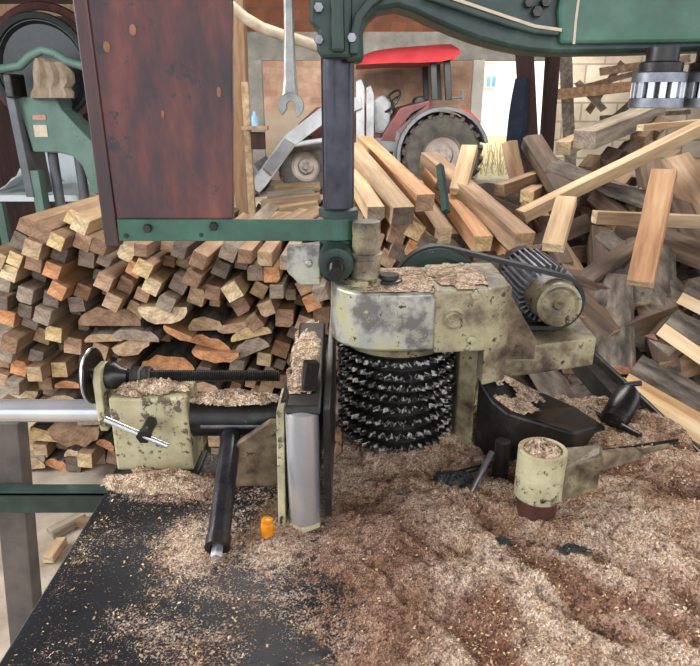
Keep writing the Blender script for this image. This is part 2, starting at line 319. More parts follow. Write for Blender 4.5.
def mound(bm, cx, cy, z, rx, ry, h, seed=0, n=26, rag=0.35, amp=0.3):
    g = {}
    for i in range(-n, n + 1):
        for j in range(-n, n + 1):
            u, v = i / n, j / n; q = V((u * 3 + seed, v * 3, seed * 1.7))
            rr = math.hypot(u, v) + rag * noise.noise(q)
            if rr > 1: continue
            x, y = cx + u * rx, cy + v * ry
            hh = h * (1 - rr ** 2) * (1 + amp * noise.noise(q * 4) + amp * .6 * noise.noise(q * 10)) + 0.0008
            g[i, j] = bm.verts.new((x, y, z + max(hh, 0.0005)))
    for (i, j) in list(g):
        k = [(i, j), (i + 1, j), (i + 1, j + 1), (i, j + 1)]
        if all(q in g for q in k): bm.faces.new([g[q] for q in k])
    bmesh.ops.delete(bm, geom=[v for v in bm.verts if not v.link_faces], context='VERTS')
    return bm

ORD = 'zeroth first second third fourth fifth sixth seventh eighth ninth tenth eleventh twelfth thirteenth fourteenth fifteenth sixteenth seventeenth eighteenth nineteenth twentieth'.split()

# ------------------------------------------------------------------ THE SETTING
bm = B(); box(bm, (-9, -3, -0.1), (9, 13.3, 0)); struct(obj('floor', bm, 'floor_dust'))
bm = B(); box(bm, (-9, -3, 3.6), (9, 13.3, 3.7)); struct(obj('ceiling', bm, 'roof_wood'))
WY = 13.0
xl = PY(471, 90, WY).x; xr = PY(482, 90, WY).x; xo = PY(548, 90, WY).x
bm = B(); box(bm, (-9, WY, 0), (xl, WY + .25, 2.2)); struct(obj('wall_back', bm, 'brick', origin=(0, WY, 0)))
bm = B(); box(bm, (-9, WY - .04, 2.2), (xo, WY + .3, 2.68)); struct(obj('trim_1', bm, 'concrete'))
bm = B(); box(bm, (-9, WY, 2.68), (xo + 4, WY + .25, 3.6)); struct(obj('wall_back_upper', bm, 'brick_top', origin=(0, WY, 0)))
bm = B(); box(bm, (xl, WY - .12, 0), (xr, WY + .3, 2.2)); struct(obj('trim_2', bm, 'plaster'))
p = PY(255, 90, WY).x
bm = B(); box(bm, (p - .17, WY - .15, 0), (p + .16, WY, 2.2)); struct(obj('trim_3', bm, 'concrete'))
bm = B(); box(bm, (-9, 6.6, 0), (PY(76, 90, 6.6).x + .3, 6.75, 3.4)); struct(obj('wall_left', bm, 'dark_wood'))
WR = 8.0
bm = B(); box(bm, (PY(551, 90, WR).x, WR, 0), (9, WR + .2, 3.6)); struct(obj('wall_right', bm, 'block', origin=(0, WR, 0)))
# roof members
for i, (y, z) in enumerate(((5.2, 3.0), (8.6, 3.2), (11.4, 3.3))):
    bm = B(); box(bm, (-6, y, z), (7, y + .16, z + .2)); o = struct(obj('trim_%d' % (4 + i), bm, 'roof_wood'))
bm = B(); box(bm, (PY(90, 3, 5.4).x - 3, 5.4, PY(0, 16, 5.4).z), (PY(92, 3, 5.4).x, 5.5, PY(0, 4, 5.4).z)); struct(obj('trim_7', bm, 'post_wood'))
# outdoors
bm = B(); box(bm, (-20, 13.4, -0.3), (40, 60, -0.02)); struct(obj('ground', bm, 'dry_grass'))
b_ = thing('white_building', 'bright white building outside beyond the open doorway', 'building', (9.5, 30, 0))
bm = B(); box(bm, (2, 30, 0), (17, 36, 9)); obj('facade_wall', bm, 'facade', b_)
for (a, b, c, d) in ((484, 497, 40, 62), (485, 497, 75, 88)):
    p0 = PY(a, d, 29.9); p1 = PY(b, c, 29.9)
    bm = B(); box(bm, (p0.x, 29.86, p0.z), (p1.x, 30.02, p1.z)); w_ = obj('window', bm, 'facade', b_)
    bm = B()
    mx = (p0.x + p1.x) / 2
    box(bm, (p0.x + .04, 29.84, p0.z + .05), (mx - .03, 29.87, p1.z - .05)); box(bm, (mx + .03, 29.84, p0.z + .05), (p1.x - .04, 29.87, p1.z - .05))
    obj('pane', bm, 'glass_blue', w_)
bm = B()
for i in range(900):
    x = random.uniform(2.0, 7); y = random.uniform(13.8, 20); h = random.uniform(.2, .8); a = random.uniform(0, PI); dx, dy = .012 * math.cos(a), .012 * math.sin(a)
    q = V((random.uniform(-.15, .15), random.uniform(-.15, .15), h))
    f = bm.faces.new([bm.verts.new((x - dx, y - dy, -.02)), bm.verts.new((x + dx, y + dy, -.02)), bm.verts.new((x + q.x, y + q.y, h))])
tag(obj('dry_grass', bm, 'dry_grass'), 'dry pale grass outside the open doorway', 'grass', kind='stuff')

# ------------------------------------------------------------------ tractor
TY = 10.9
T = thing('tractor', 'tractor with red canopy and front loader parked at brick wall', 'tractor', (PY(400, 195, TY).x, TY, 0))
def txz(px, py, Y=TY): p = PY(px, py, Y); return p
def wheel(c, R, w, name, lugs, front):
    bm = B(); d = (0, 1, 0)
    lathe(bm, (c.x, c.y - w / 2, c.z), d, [(0.03, R * .50), (0, R * .60), (-.01, R * .76), (0.0, R * .88), (w * .12, R * .95), (w * .88, R * .95), (w, R * .86), (w, R * .6)], 40, cap=False)
    for s in (0, 1):
        for i in range(lugs):
            a = 2 * PI * (i + s * .5) / lugs; m4 = Matrix.Translation(c) @ Matrix.Rotation(a, 4, 'Y') @ Matrix.Translation((0, (-.25 + .5 * s) * w, R * .955)) @ Matrix.Rotation((.5 if s else -.5), 4, 'Z')
            box(bm, (-.028, -w * .28, -R * .05), (.028, w * .28, R * .045), 0, m4)
    t = obj(name, bm, 'tyre', T, smooth=True)
    bm = B()
    lathe(bm, (c.x, c.y - w / 2 + .02, c.z), d, [(0.03, R * .52), (.01, R * .51), (.04, R * .47), (.09, R * .44), (.10, R * .30), (.05, R * .24), (.05, R * .10), (0.0, R * .09), (0.0, 0.001)], 32, cap=False)
    for i in range(6):
        a = i * PI / 3; cyl(bm, c + V((math.cos(a) * R * .18, -w / 2 + .08, math.sin(a) * R * .18)), c + V((math.cos(a) * R * .18, -w / 2 + .05, math.sin(a) * R * .18)), .022, seg=6)
    obj('rim', bm, 'rim', t, smooth=True)
rc = txz(441, 152); rc.z = .74; rw = .655
wheel(V((rc.x, TY, rw)), rw, .42, 'wheel', 22, False)
wheel(V((rc.x, TY + 1.45, rw)), rw, .42, 'wheel', 22, False)
fc = txz(306, 163); fr = .47
wheel(V((fc.x, TY + .05, fr)), fr, .28, 'wheel', 16, True)
wheel(V((fc.x, TY + 1.4, fr)), fr, .28, 'wheel', 16, True)
# fender
bm = B(); cs = []
for i in range(17):
    a = math.radians(200 - i * 11.5); e = V((math.cos(a), 0, math.sin(a)))
    c0 = V((rc.x, 0, rw)); Ro = rw * 1.14; Ri = rw * 1.06
    if i == 0: Ro = Ri + .02
    cs.append([c0 + e * Ri + V((0, TY - .27, 0)), c0 + e * Ro + V((0, TY - .27, 0)), c0 + e * Ro + V((0, TY + .25, 0)), c0 + e * Ri + V((0, TY + .25, 0))])
rings(bm, cs); obj('fender', bm, 'tractor_grey', T, smooth=True)
bm = B(); p0 = txz(462, 112, TY - .1); p1 = txz(480, 124, TY - .1)
prism(bm, [txz(458, 108), txz(470, 111), txz(481, 122), txz(478, 128), txz(466, 118)], (0, .4, 0)); obj('tail_panel', bm, 'tractor_red', T)
# side panel between fender and cab floor
bm = B(); prism(bm, [txz(393, 150), txz(396, 130), txz(412, 112), txz(430, 102), txz(424, 122), txz(405, 140), txz(400, 168), txz(392, 168)], (0, .5, 0)); obj('fender_skirt', bm, 'tractor_grey', T, bevel=.01)
bm = B(); prism(bm, [txz(378, 142), txz(400, 108), txz(430, 100), txz(432, 145)], (0, 1.1, 0)); obj('cab_panel', bm, 'tractor_maroon', T, bevel=.02)
bm = B(); prism(bm, [txz(372, 150), txz(372, 138), txz(398, 138), txz(398, 152)], (0, .5, 0)); prism(bm, [txz(378, 168), txz(378, 164), txz(398, 162), txz(398, 168)], (0, .3, 0))
prism(bm, [txz(376, 168), txz(376, 150), txz(379, 150), txz(379, 168)], (0, .06, 0)); obj('footstep', bm, 'tractor_grey', T)
bm = B(); prism(bm, [txz(300, 150), txz(296, 125), txz(315, 108), txz(365, 103), txz(392, 112), txz(392, 150)], (0, .8, 0)); bmesh.ops.translate(bm, verts=bm.verts, vec=(0, .35, 0)); obj('hood', bm, 'tractor_maroon', T, bevel=.04)
bm = B(); prism(bm, [txz(300, 168), txz(300, 148), txz(400, 146), txz(400, 168)], (0, .6, 0)); bmesh.ops.translate(bm, verts=bm.verts, vec=(0, .4, 0)); obj('chassis', bm, 'tractor_grey', T)
bm = B(); prism(bm, [txz(375, 135), txz(373, 100), txz(384, 94), txz(393, 103), txz(390, 135)], (0, .5, 0)); bmesh.ops.translate(bm, verts=bm.verts, vec=(0, .3, 0)); obj('fuel_tank', bm, 'tractor_light', T, bevel=.06)
# loader
bm = B()
prism(bm, [txz(255, 185), txz(258, 174), txz(287, 134), txz(322, 107), txz(360, 96), txz(362, 108), txz(326, 122), txz(297, 144), txz(268, 184), txz(262, 190)], (0, .12, 0)); bmesh.ops.translate(bm, verts=bm.verts, vec=(0, -.35, 0))
obj('loader_arm', bm, 'tractor_light', T, bevel=.01)
bm = B(); prism(bm, [txz(266, 165), txz(287, 137), txz(297, 143), txz(274, 172)], (0, .03, 0)); bmesh.ops.translate(bm, verts=bm.verts, vec=(0, -.39, 0)); obj('loader_panel', bm, 'tractor_grey', T)
bm = B(); cyl(bm, txz(292, 145, TY - .3), txz(325, 140, TY - .3), .04); cyl(bm, txz(282, 160, TY - .3), txz(300, 132, TY - .3), .035); obj('hydraulic_cylinder', bm, 'tractor_light', T, smooth=True)
bm = B()
for (a, b, w, ml) in ((356, 364, 82, 0), (366, 373, 88, 0)):
    prism(bm, [txz(a, 142), txz(a, w), txz(b - 3, w - 2), txz(b, w + 6), txz(b, 142)], (0, .12, 0))
bmesh.ops.translate(bm, verts=bm.verts, vec=(0, -.3, 0)); obj('loader_upright', bm, 'tractor_light', T)
bm = B(); prism(bm, [txz(243, 192), txz(246, 170), txz(256, 162), txz(262, 172), txz(262, 192)], (0, 1.7, 0)); bmesh.ops.translate(bm, verts=bm.verts, vec=(0, -.3, 0)); obj('loader_bucket', bm, 'tractor_grey', T, bevel=.02)
# canopy
bm = B(); cs = []
pr = [(356, 60, 65), (362, 54, 65), (375, 49, 64), (395, 46, 63), (420, 44, 63), (440, 42.5, 62), (455, 42, 59), (460, 45, 54)]
for px, t, bt in pr:
    a = txz(px, t); b = txz(px, bt); k = .45 * (a.z - b.z)
    cs.append([V((a.x, TY - .1, b.z)), V((a.x, TY + .05, a.z - k)), V((a.x, TY + .4, a.z)), V((a.x, TY + 1.1, a.z)), V((a.x, TY + 1.45, a.z - k)), V((a.x, TY + 1.6, b.z))])
rings(bm, cs); obj('canopy', bm, 'tractor_red', T, smooth=True)
for px in (434, 448):
    for dy in (.1, 1.3):
        bm = B(); a = txz(px, 56); b = txz(px + 2, 100)
        prism(bm, [V((a.x - .05, TY + dy, a.z)), V((a.x + .05, TY + dy, a.z)), V((b.x + .05, TY + dy, b.z)), V((b.x - .05, TY + dy, b.z))], (0, .1, 0)); obj('canopy_post', bm, 'belt_rubber', T, bevel=.01)
bm = B(); c = txz(391, 101, TY + .4); ax = V((-.75, -.35, .6)); torus(bm, c, ax, .21, .022)
x, y = frame(ax)
for a in (0.5, 2.6, 4.7): cyl(bm, c, c + (x * math.cos(a) + y * math.sin(a)) * .21, .014, seg=8)
cyl(bm, c, txz(398, 122, TY + .5), .03); obj('steering_wheel', bm, 'belt_rubber', T, smooth=True)
bm = B(); prism(bm, [txz(416, 108), txz(418, 98), txz(426, 95), txz(430, 98), txz(430, 108)], (0, .5, 0)); bmesh.ops.translate(bm, verts=bm.verts, vec=(0, .5, 0)); obj('seat', bm, 'belt_rubber', T, bevel=.04)
bm = B(); cyl(bm, txz(452, 98, TY), txz(462, 97, TY), .02); box(bm, txz(461, 100, TY), txz(465, 90, TY) + V((0, .05, 0))); obj('tail_lamp', bm, 'tractor_grey', T)
bm = B(); cyl(bm, txz(372, 142, TY - .2), txz(371, 88, TY - .2), .015, seg=8); cyl(bm, txz(373, 142, TY), txz(366, 80, TY + .2), .02, seg=8); obj('lever', bm, 'belt_rubber', T)

# ------------------------------------------------------------------ posts and hanging things in the hall
QY = 4.4
o = thing('wooden_post', 'light wooden post right of the red board, small shelf on it', 'post', (PY(247, 210, QY).x, QY, 0))
bm = B(); a = PY(243, 215, QY); b = PY(239, -5, QY)
prism(bm, [V((a.x - .06, QY, 0)), V((a.x + .045, QY, 0)), V((b.x + .045, QY, 3.6)), V((b.x - .06, QY, 3.6))], (0, .12, 0)); obj('shaft', bm, 'post_wood', o, bevel=.004)
bm = B(); a = PY(254, 215, QY); b = PY(246, 82, QY)
prism(bm, [V((a.x - .025, QY - .05, 0)), V((a.x + .02, QY - .05, 0)), V((b.x + .02, QY - .05, b.z)), V((b.x - .025, QY - .05, b.z))], (0, .045, 0)); obj('batten', bm, 'side_pale', o, bevel=.003)
bm = B(); a = PY(243, 130, QY - .1); b = PY(268, 126, QY - .1); box(bm, (a.x, QY - .16, a.z), (b.x, QY - .05, b.z)); obj('shelf', bm, 'side_pale', o, bevel=.003)
bm = B(); a = PY(252, 149, QY - .06); b = PY(265, 132, QY - .06); box(bm, (a.x, QY - .1, a.z), (b.x, QY - .05, b.z)); obj('switch_box', bm, 'dark_wood', o, bevel=.003)
bm = B(); a = PY(255, 126, QY - .1); lathe(bm, (a.x, QY - .11, a.z), (0, 0, 1), [(0, .022), (.05, .024), (.07, .01), (.09, .01)], 16); tag(obj('plastic_bottle', bm, 'blue_plastic', smooth=True), 'small pale blue bottle on the shelf of the wooden post', 'bottle')
pts = [PY(x, y, 3.6) for x, y in ((205, -6), (228, 3), (245, 18), (262, 28), (285, 36), (305, 42), (322, 48), (345, 54))]
bm = B(); tube(bm, pts, .028, 12); o = tag(obj('ceiling_hose', bm, 'pipe_white', smooth=True), 'pale thick hose sagging across the top behind the spanner', 'hose')
for nm, (x0, y0, x1, y1, Y, w), mt, lb in (
    ('dark_post', (526, 45, 533, 175, 5.4, .12), 'dark_wood', 'dark reddish post at the right edge of the bright doorway'),
    ('dark_post', (555, 50, 546, 175, 5.6, .10), 'dark_wood', 'dark slightly leaning post, second to the right of the doorway')):
    a = PY(x0, y0, Y); b = PY(x1, y1, Y); bm = B()
    dx = (b.x - a.x) / (a.z - b.z); top = 3.3
    prism(bm, [V((b.x + dx * b.z - w / 2, Y, 0)), V((b.x + dx * b.z + w / 2, Y, 0)), V((a.x - dx * (top - a.z) + w / 2, Y, top)), V((a.x - dx * (top - a.z) - w / 2, Y, top))], (0, w, 0))
    tag(obj(nm, bm, mt, bevel=.005), lb, 'post')
# dark cloth hanging at the doorway
bm = B(); cs = []
for i in range(9):
    t = i / 8; z = 1.66 - t * .62; xc = PY(521, 120, 5.3).x - .01 * t; w = .025 + .045 * math.sin(PI * min(t * .6 + .15, 1))
    cs.append([V((xc + w * math.cos(k * PI / 8) * (1 + .15 * math.sin(k * 3)), 5.39 + .04 * math.sin(k * PI / 8) * (1 + .3 * math.sin(k * 5)), z)) for k in range(16)])
rings(bm, cs); tag(obj('dark_jacket', bm, 'cloth_dark', smooth=True), 'dark cloth hanging by the left side of the doorway post', 'jacket')
# boards leaning on the right wall
lean = [((565, 45), (576, 300), 6.8, .12, 'side_grey'), ((545, 96), (690, 80), 6.2, .09, 'side_orange'), ((560, 94), (640, 72), 6.4, .05, 'side_brown'), ((600, 72), (690, 58), 6.6, .07, 'side_brown'),
        ((604, 110), (577, 82), 6.3, .06, 'side_grey'), ((600, 130), (640, 95), 6.0, .05, 'side_dark'), ((588, 112), (622, 62), 6.5, .06, 'side_brown'), ((655, 60), (634, 300), 6.6, .08, 'side_grey'), ((600, 118), (690, 112), 6.1, .04, 'side_dark')]
LB = ['upright grey', 'long orange horizontal', 'thin slanting brown', 'upper brown', 'short crossing grey', 'dark slanting', 'steep brown', 'upright grey rightmost', 'lowest dark horizontal']
for (a, b, Y, w, mt), nm in zip(lean, LB):
    p, q = PY(*a, Y), PY(*b, Y + .3); d = (q - p); L = d.length; d.normalize()
    bm = B(); x = V((0, -1, .1)).normalized(); zz = d.cross(x).normalized()
    for k in range(2): pass
    cs = [[p + d * (L * t) + zz * (s1 * w / 2 * (1 + .2 * noise.noise(V((t * 4, s1, Y))))) + x * (s2 * .012) for s1, s2 in ((-1, -1), (1, -1), (1, 1), (-1, 1))] for t in (0, .25, .5, .75, 1)]
    rings(bm, cs); tag(obj('leaning_board', bm, mt), nm + ' rough board leaning against the block wall, right of the doorway', 'board', 'boards against the right wall')

# ------------------------------------------------------------------ far green bandsaw at left
GY = 4.6
G = thing('bandsaw', 'pale green bandsaw machine far left behind the stacked beams', 'machine', (PY(55, 200, GY).x, GY, 0))
def gp(*l): return [PY(x, y, GY) for x, y in l]
bm = B(); prism(bm, gp((14, 97), (55, 96), (62, 110), (75, 124), (100, 150), (100, 195), (92, 193), (82, 166), (72, 156), (60, 153), (33, 152), (26, 130)), (0, .25, 0)); obj('body', bm, 'far_green', G, bevel=.01)
bm = B(); prism(bm, gp((10, 96), (18, 97), (38, 196), (30, 196)), (0, .3, 0)); bmesh.ops.translate(bm, verts=bm.verts, vec=(0, -.06, 0)); obj('front_rail', bm, 'tractor_grey', G, bevel=.005)
bm = B(); pts = [PY(x, y, GY - .03) for x, y in ((-8, 70), (8, 68), (20, 66), (30, 56), (42, 50), (54, 53), (66, 61), (82, 66), (95, 66))]; tube(bm, pts, .028, 10); obj('top_bracket', bm, 'far_green', G, smooth=True)
bm = B(); c = PY(42, 68, GY + .2); lathe(bm, c, (0, 1, 0), [(0, .34), (0, .30), (.03, .28), (.03, .0)], 40, cap=False); torus(bm, c, (0, 1, 0), .33, .025, 40); obj('upper_wheel', bm, 'belt_rubber', G, smooth=True)
bm = B(); torus(bm, c + V((0, .1, 0)), (0, 1, 0), .40, .03, 44); obj('wheel_guard', bm, 'board_trim', G, smooth=True)
for (a, b, mt) in (((32, 115), (44, 120), 'sticker_red'), ((33, 125), (46, 137), 'paper_sticker')):
    bm = B(); p, q = PY(a[0], a[1], GY - .006), PY(b[0] + 2, b[1], GY - .006); box(bm, (p.x, GY - .006, q.z), (q.x, GY - .001, p.z)); obj('sticker', bm, mt, G)
bm = B(); box(bm, (PY(12, 90, GY).x, GY - .1, PY(0, 98, GY).z), (PY(20, 90, GY).x, GY + .1, PY(0, 74, GY).z)); obj('blade_guide', bm, 'black_iron', G, bevel=.01)
bm = B(); a = PY(22, 50, GY + .15); prism(bm, [V((-.06, 0, 0)), V((.06, 0, 0)), V((.06, 0, .9)), V((-.06, 0, .9))], (0, .1, 0)); bmesh.ops.translate(bm, verts=bm.verts, vec=(PY(84, 100, GY).x, GY + .3, .9)); obj('rear_column', bm, 'black_iron', G)
for px in (52, 78):
    bm = B(); p = PY(px, 150, GY + .1); cyl(bm, (p.x, GY + .1, 0), (p.x, GY + .1, p.z), .035); obj('support_leg', bm, 'tractor_grey', G, smooth=True)
bm = B(); p = PY(50, 185, GY + .1); box(bm, (p.x - .06, GY - .05, 0), (p.x + .0, GY + .05, PY(0, 170, GY).z)); obj('lower_bracket', bm, 'far_green', G)
# rag on it
bm = B(); cs = []
for i, (px0, px1, y) in enumerate(((32, 50, 58), (30, 62, 62), (29, 70, 72), (30, 71, 82), (30, 67, 88), (27, 70, 92), (26, 70, 98))):
    a, b = PY(px0, y, GY - .08), PY(px1, y, GY - .08); cx = (a.x + b.x) / 2; w = (b.x - a.x) / 2
    cs.append([V((cx + w * math.cos(k * 2 * PI / 28), GY - .02 - .07 * math.sin(k * 2 * PI / 28) * (1 + .25 * math.sin(k * 2.1 + i * .4)), a.z)) for k in range(28)])
rings(bm, cs); tag(obj('beige_cloth', bm, 'cloth_beige', smooth=True), 'crumpled beige cloth draped over the far green bandsaw', 'cloth')
# pale bench and sheets behind
o = thing('white_bench', 'low white bench standing behind the green bandsaw', 'bench', (PY(20, 205, 5.3).x, 5.3, 0))
p = PY(-10, 196, 5.2); q = PY(82, 190, 5.2)
bm = B(); box(bm, (p.x, 5.1, p.z - .03), (q.x, 5.9, p.z + .02)); obj('bench_top', bm, 'white_sheet', o, bevel=.004)
for xx in (p.x + .08, q.x - .08):
    bm = B(); box(bm, (xx - .03, 5.15, 0), (xx + .03, 5.21, p.z - .03)); obj('leg', bm, 'far_green', o)
bm = B(); box(bm, (PY(34, 150, 5.8).x, 5.84, p.z + .02), (PY(84, 150, 5.8).x, 5.88, PY(0, 152, 5.84).z)); tag(obj('white_board', bm, 'white_sheet', bevel=.003), 'white panel standing on the white bench behind the bandsaw', 'panel')
bm = B(); g = {}
for i in range(13):
    for j in range(9):
        g[i, j] = bm.verts.new((PY(3, 180, 5.3).x + i * .033, 5.14 + j * .05, p.z + .03 + .16 * max(0, 1 - abs(i - 7) / 7) * (1 + .6 * noise.noise(V((i * .5, j * .5, 3))))))
for i in range(12):
    for j in range(8): bm.faces.new((g[i, j], g[i + 1, j], g[i + 1, j + 1], g[i, j + 1]))
o = obj('plastic_sheet', bm, 'white_sheet', smooth=True); sm = o.modifiers.new('s', 'SOLIDIFY'); sm.thickness = .004; tag(o, 'crumpled white plastic sheet lying on the white bench', 'sheet')

# ------------------------------------------------------------------ timber builders
def timber(name, p, d, w, h, L, roll, tone, label, group, shape='square', side=None, cat=None):
    d = V(d).normalized(); X = d.cross(V((0, 0, 1))).normalized(); Z = X.cross(d).normalized()
    R0 = Matrix((X, d, Z)).transposed(); R = R0 @ Matrix.Rotation(roll, 3, 'Y')
    bm = B(); rs = random.uniform(0, 50)
    sd = side or SIDE[tone]
    if shape == 'square':
        cr = [(-w / 2, -h / 2), (w / 2, -h / 2), (w / 2, h / 2), (-w / 2, h / 2)]
        cr = [(x * random.uniform(.93, 1), z * random.uniform(.93, 1)) for x, z in cr]
        if random.random() < .3:   # waney corner
            i = random.randrange(4); x, z = cr[i]; cr[i:i + 1] = [(x, z * .55), (x * .6, z)] if i in (0, 2) else [(x * .6, z), (x, z * .55)]
        cs = []
        for k in range(5):
            t = k / 4; cs.append([V((x + .002 * noise.noise(V((t * 3, i, rs))), L * t, z + .003 * noise.noise(V((t * 3 + 9, i, rs))))) for i, (x, z) in enumerate(cr)])
        R_ = rings(bm, cs, False)
        for e in (R_[0][::-1], R_[-1]): bm.faces.new(e).material_index = 1
        mats = [sd, 'end_' + tone]; bev = .0025
    elif shape == 'cant':    # thick cut piece, sawn sides, bark on its top
        th = h * .85; cs = []
        for k in range(11):
            t = k / 10; ring = [(-w / 2, -th), (w / 2, -th), (w / 2, 0)]
            for j in range(1, 10):
                a = j / 10 * PI; ring.append((w / 2 * math.cos(a), h * (math.sin(a) ** .8) * (1 + .25 * noise.noise(V((j * .9, t * 9, rs))))))
            ring.append((-w / 2, 0)); cs.append([V((x, L * t, z)) for x, z in ring])
        R_ = rings(bm, cs, False)
        for f in bm.faces:
            if sum(1 for v in f.verts if v.co.z > 1e-6) >= 1 : f.material_index = 2
        for e in (R_[0][::-1], R_[-1]): bm.faces.new(e).material_index = 1
        mats = ['cant_side', 'end_' + tone, 'bark']; bev = 0
    else:    # bark slab: flat face below, bark bow above
        n_ = 9; cs = []
        for k in range(9):
            t = k / 8; ring = [(-w / 2, 0), (w / 2, 0)]
            for j in range(n_):
                a = (j + .5) / n_ * PI; ring.append((w / 2 * math.cos(a) * 1.02, h * (math.sin(a) ** .75) * (1 + .22 * noise.noise(V((j * .9, t * 6, rs))))))
            cs.append([V((x, L * t, z)) for x, z in ring])
        R_ = rings(bm, cs, False)
        for f in bm.faces:
            if sum(1 for v in f.verts if abs(v.co.z) < 1e-6) < 4: f.material_index = 2
        for e in (R_[0][::-1], R_[-1]): bm.faces.new(e).material_index = 1
        mats = [sd, 'end_' + tone, 'bark']; bev = 0
    bm.normal_update()
    me_o = obj(name, bm, mats, rot=R.to_euler(), origin=p, bevel=bev)
    cat = cat or ('slab' if shape != 'square' else 'beam')
    tag(me_o, label, cat, group); return me_o

# ------------------------------------------------------------------ LEFT STACK (ends facing the camera)
LY = 2.4
SQ = [ # px, py, size px, clockwise deg, tone
 (27,226,18,28,'brown'),(21,241,18,28,'dark grey'),(48,230,18,28,'brown'),(42,245,18,22,'tan'),(68,220,17,28,'yellow'),(84,223,17,28,'pale'),
 (65,238,16,28,'yellow'),(82,242,18,25,'pinkish'),(61,253,16,25,'dark grey'),(39,261,17,18,'brown'),(57,268,17,24,'orange'),(83,261,17,12,'grey'),
 (20,257,15,28,'yellow'),(13,271,17,24,'pale'),(34,276,17,22,'dark grey'),(2,257,17,30,'tan'),(29,293,17,20,'grey'),(65,286,17,30,'orange'),(82,292,16,26,'brown'),
 (2,284,17,20,'grey'),(28,309,15,18,'dark grey'),(55,297,16,15,'dark grey'),(49,312,17,20,'grey'),(74,306,17,-4,'grey'),(10,316,17,18,'orange'),(27,323,17,25,'grey'),
 (58,331,17,12,'yellow'),(71,347,19,10,'pinkish'),(20,337,17,20,'brown'),(13,350,15,18,'grey'),(37,340,17,22,'tan'),(35,357,15,18,'grey'),(2,362,14,10,'brown'),
 (21,366,17,14,'orange'),(3,377,14,22,'tan'),(20,382,15,10,'grey'),(42,368,16,0,'tan'),(59,370,17,0,'yellow'),(44,385,15,0,'brown'),(8,299,15,8,'dark grey'),
 (126,253,17,28,'pale'),(149,264,18,30,'yellow'),(137,272,0,0,''),(134,269,15,30,'orange'),(110,278,17,28,'pinkish'),(127,284,16,28,'brown'),(155,283,17,28,'pale'),
 (143,294,15,25,'pinkish'),(119,297,17,28,'tan'),(137,309,18,28,'tan'),(179,284,18,30,'grey'),(171,298,17,28,'grey'),(195,276,17,30,'brown'),(196,297,18,20,'tan'),
 (229,252,18,24,'grey'),(221,269,17,24,'dark grey'),(254,274,17,0,'grey'),(272,274,17,0,'orange'),(235,288,18,-30,'pale'),(214,291,16,14,'brown'),
 (258,292,16,28,'tan'),(277,291,15,0,'grey'),(240,308,17,-28,'brown'),(268,306,16,-20,'tan'),(255,321,16,-35,'brown'),(283,322,20,4,'pinkish'),
 (304,289,16,-25,'tan'),(312,303,17,-22,'orange'),(322,289,15,-18,'grey'),(100,351,17,20,'tan'),(130,364,15,15,'dark grey'),(279,353,18,20,'brown'),(262,364,15,8,'pale'),
 (236,367,15,12,'grey'),(206,368,15,15,'dark grey'),(303,326,16,20,'pinkish'),(300,350,16,8,'tan'),
 (26,448,16,0,'yellow'),(42,449,15,2,'tan'),(93,450,16,3,'yellow'),(95,467,16,2,'grey'),(77,469,16,4,'dark grey'),(112,461,17,14,'tan'),
 (128,446,15,18,'brown'),(100,246,16,26,'brown'),(101,262,15,26,'grey'),(146,247,14,8,'brown'),(165,247,15,14,'tan'),(182,249,15,20,'dark grey'),(204,255,16,24,'brown'),(247,254,15,6,'brown'),(268,254,15,4,'tan'),(290,258,15,4,'grey')]
SL = [ # px, py, width px, height px, ccw deg, tone
 (112,324,62,19,0,'brown'),(168,320,48,18,0,'pale'),(140,336,46,12,-4,'grey'),(108,338,38,9,3,'tan'),(182,335,30,8,-25,'orange'),(206,330,34,14,2,'tan'),
 (232,333,32,10,10,'pinkish'),(252,337,42,11,14,'yellow'),(208,347,46,11,-16,'orange'),(218,359,46,11,-4,'orange'),(254,352,36,15,24,'grey'),(135,351,42,16,26,'tan'),
 (168,372,54,18,0,'orange'),(69,387,26,8,0,'orange'),(26,397,30,9,-4,'pale'),(66,397,28,7,4,'tan'),(23,427,30,7,-2,'pale'),(33,440,50,15,-3,'yellow'),
 (32,466,34,14,6,'tan'),(34,486,38,15,2,'grey'),(75,457,20,9,-8,'pale'),(81,440,50,19,2,'brown'),(58,468,24,11,-24,'orange'),(107,444,18,10,-30,'orange'),
 (110,397,40,10,2,'tan'),(200,388,40,10,0,'pinkish'),(150,392,38,9,-3,'yellow'),(60,416,44,9,0,'tan'),(100,420,36,10,3,'grey')]
LDIR = V((0.03, 1, -0.02))
occ = []; rec = []
def to_l(px, py): p = PY(px, py, LY); return p.x, p.z
for (px, py, s, r, tn) in SQ:
    if not tn: continue
    x, z = to_l(px, py); k = (LY * CP + (CZ - z) * SP) / F; w = s * k * .97
    z = max(z, w * .55)
    rec.append((x, z, w, w, -math.radians(r), tn, 'square', random.uniform(-.09, .05))); occ.append((x, z, w * .5))
for (px, py, w, h, r, tn) in SL:
    x, z = to_l(px, py); k = (LY * CP + (CZ - z) * SP) / F; w *= k; h *= k
    z = max(z, .012)
    rec.append((x, z, w, h, math.radians(r), tn, 'slab', random.uniform(-.06, .0)))
    n_ = max(2, int(w / h))
    for i in range(n_): occ.append((x + (i + .5 - n_ / 2) * w / n_, z + h * .45, h * .5))
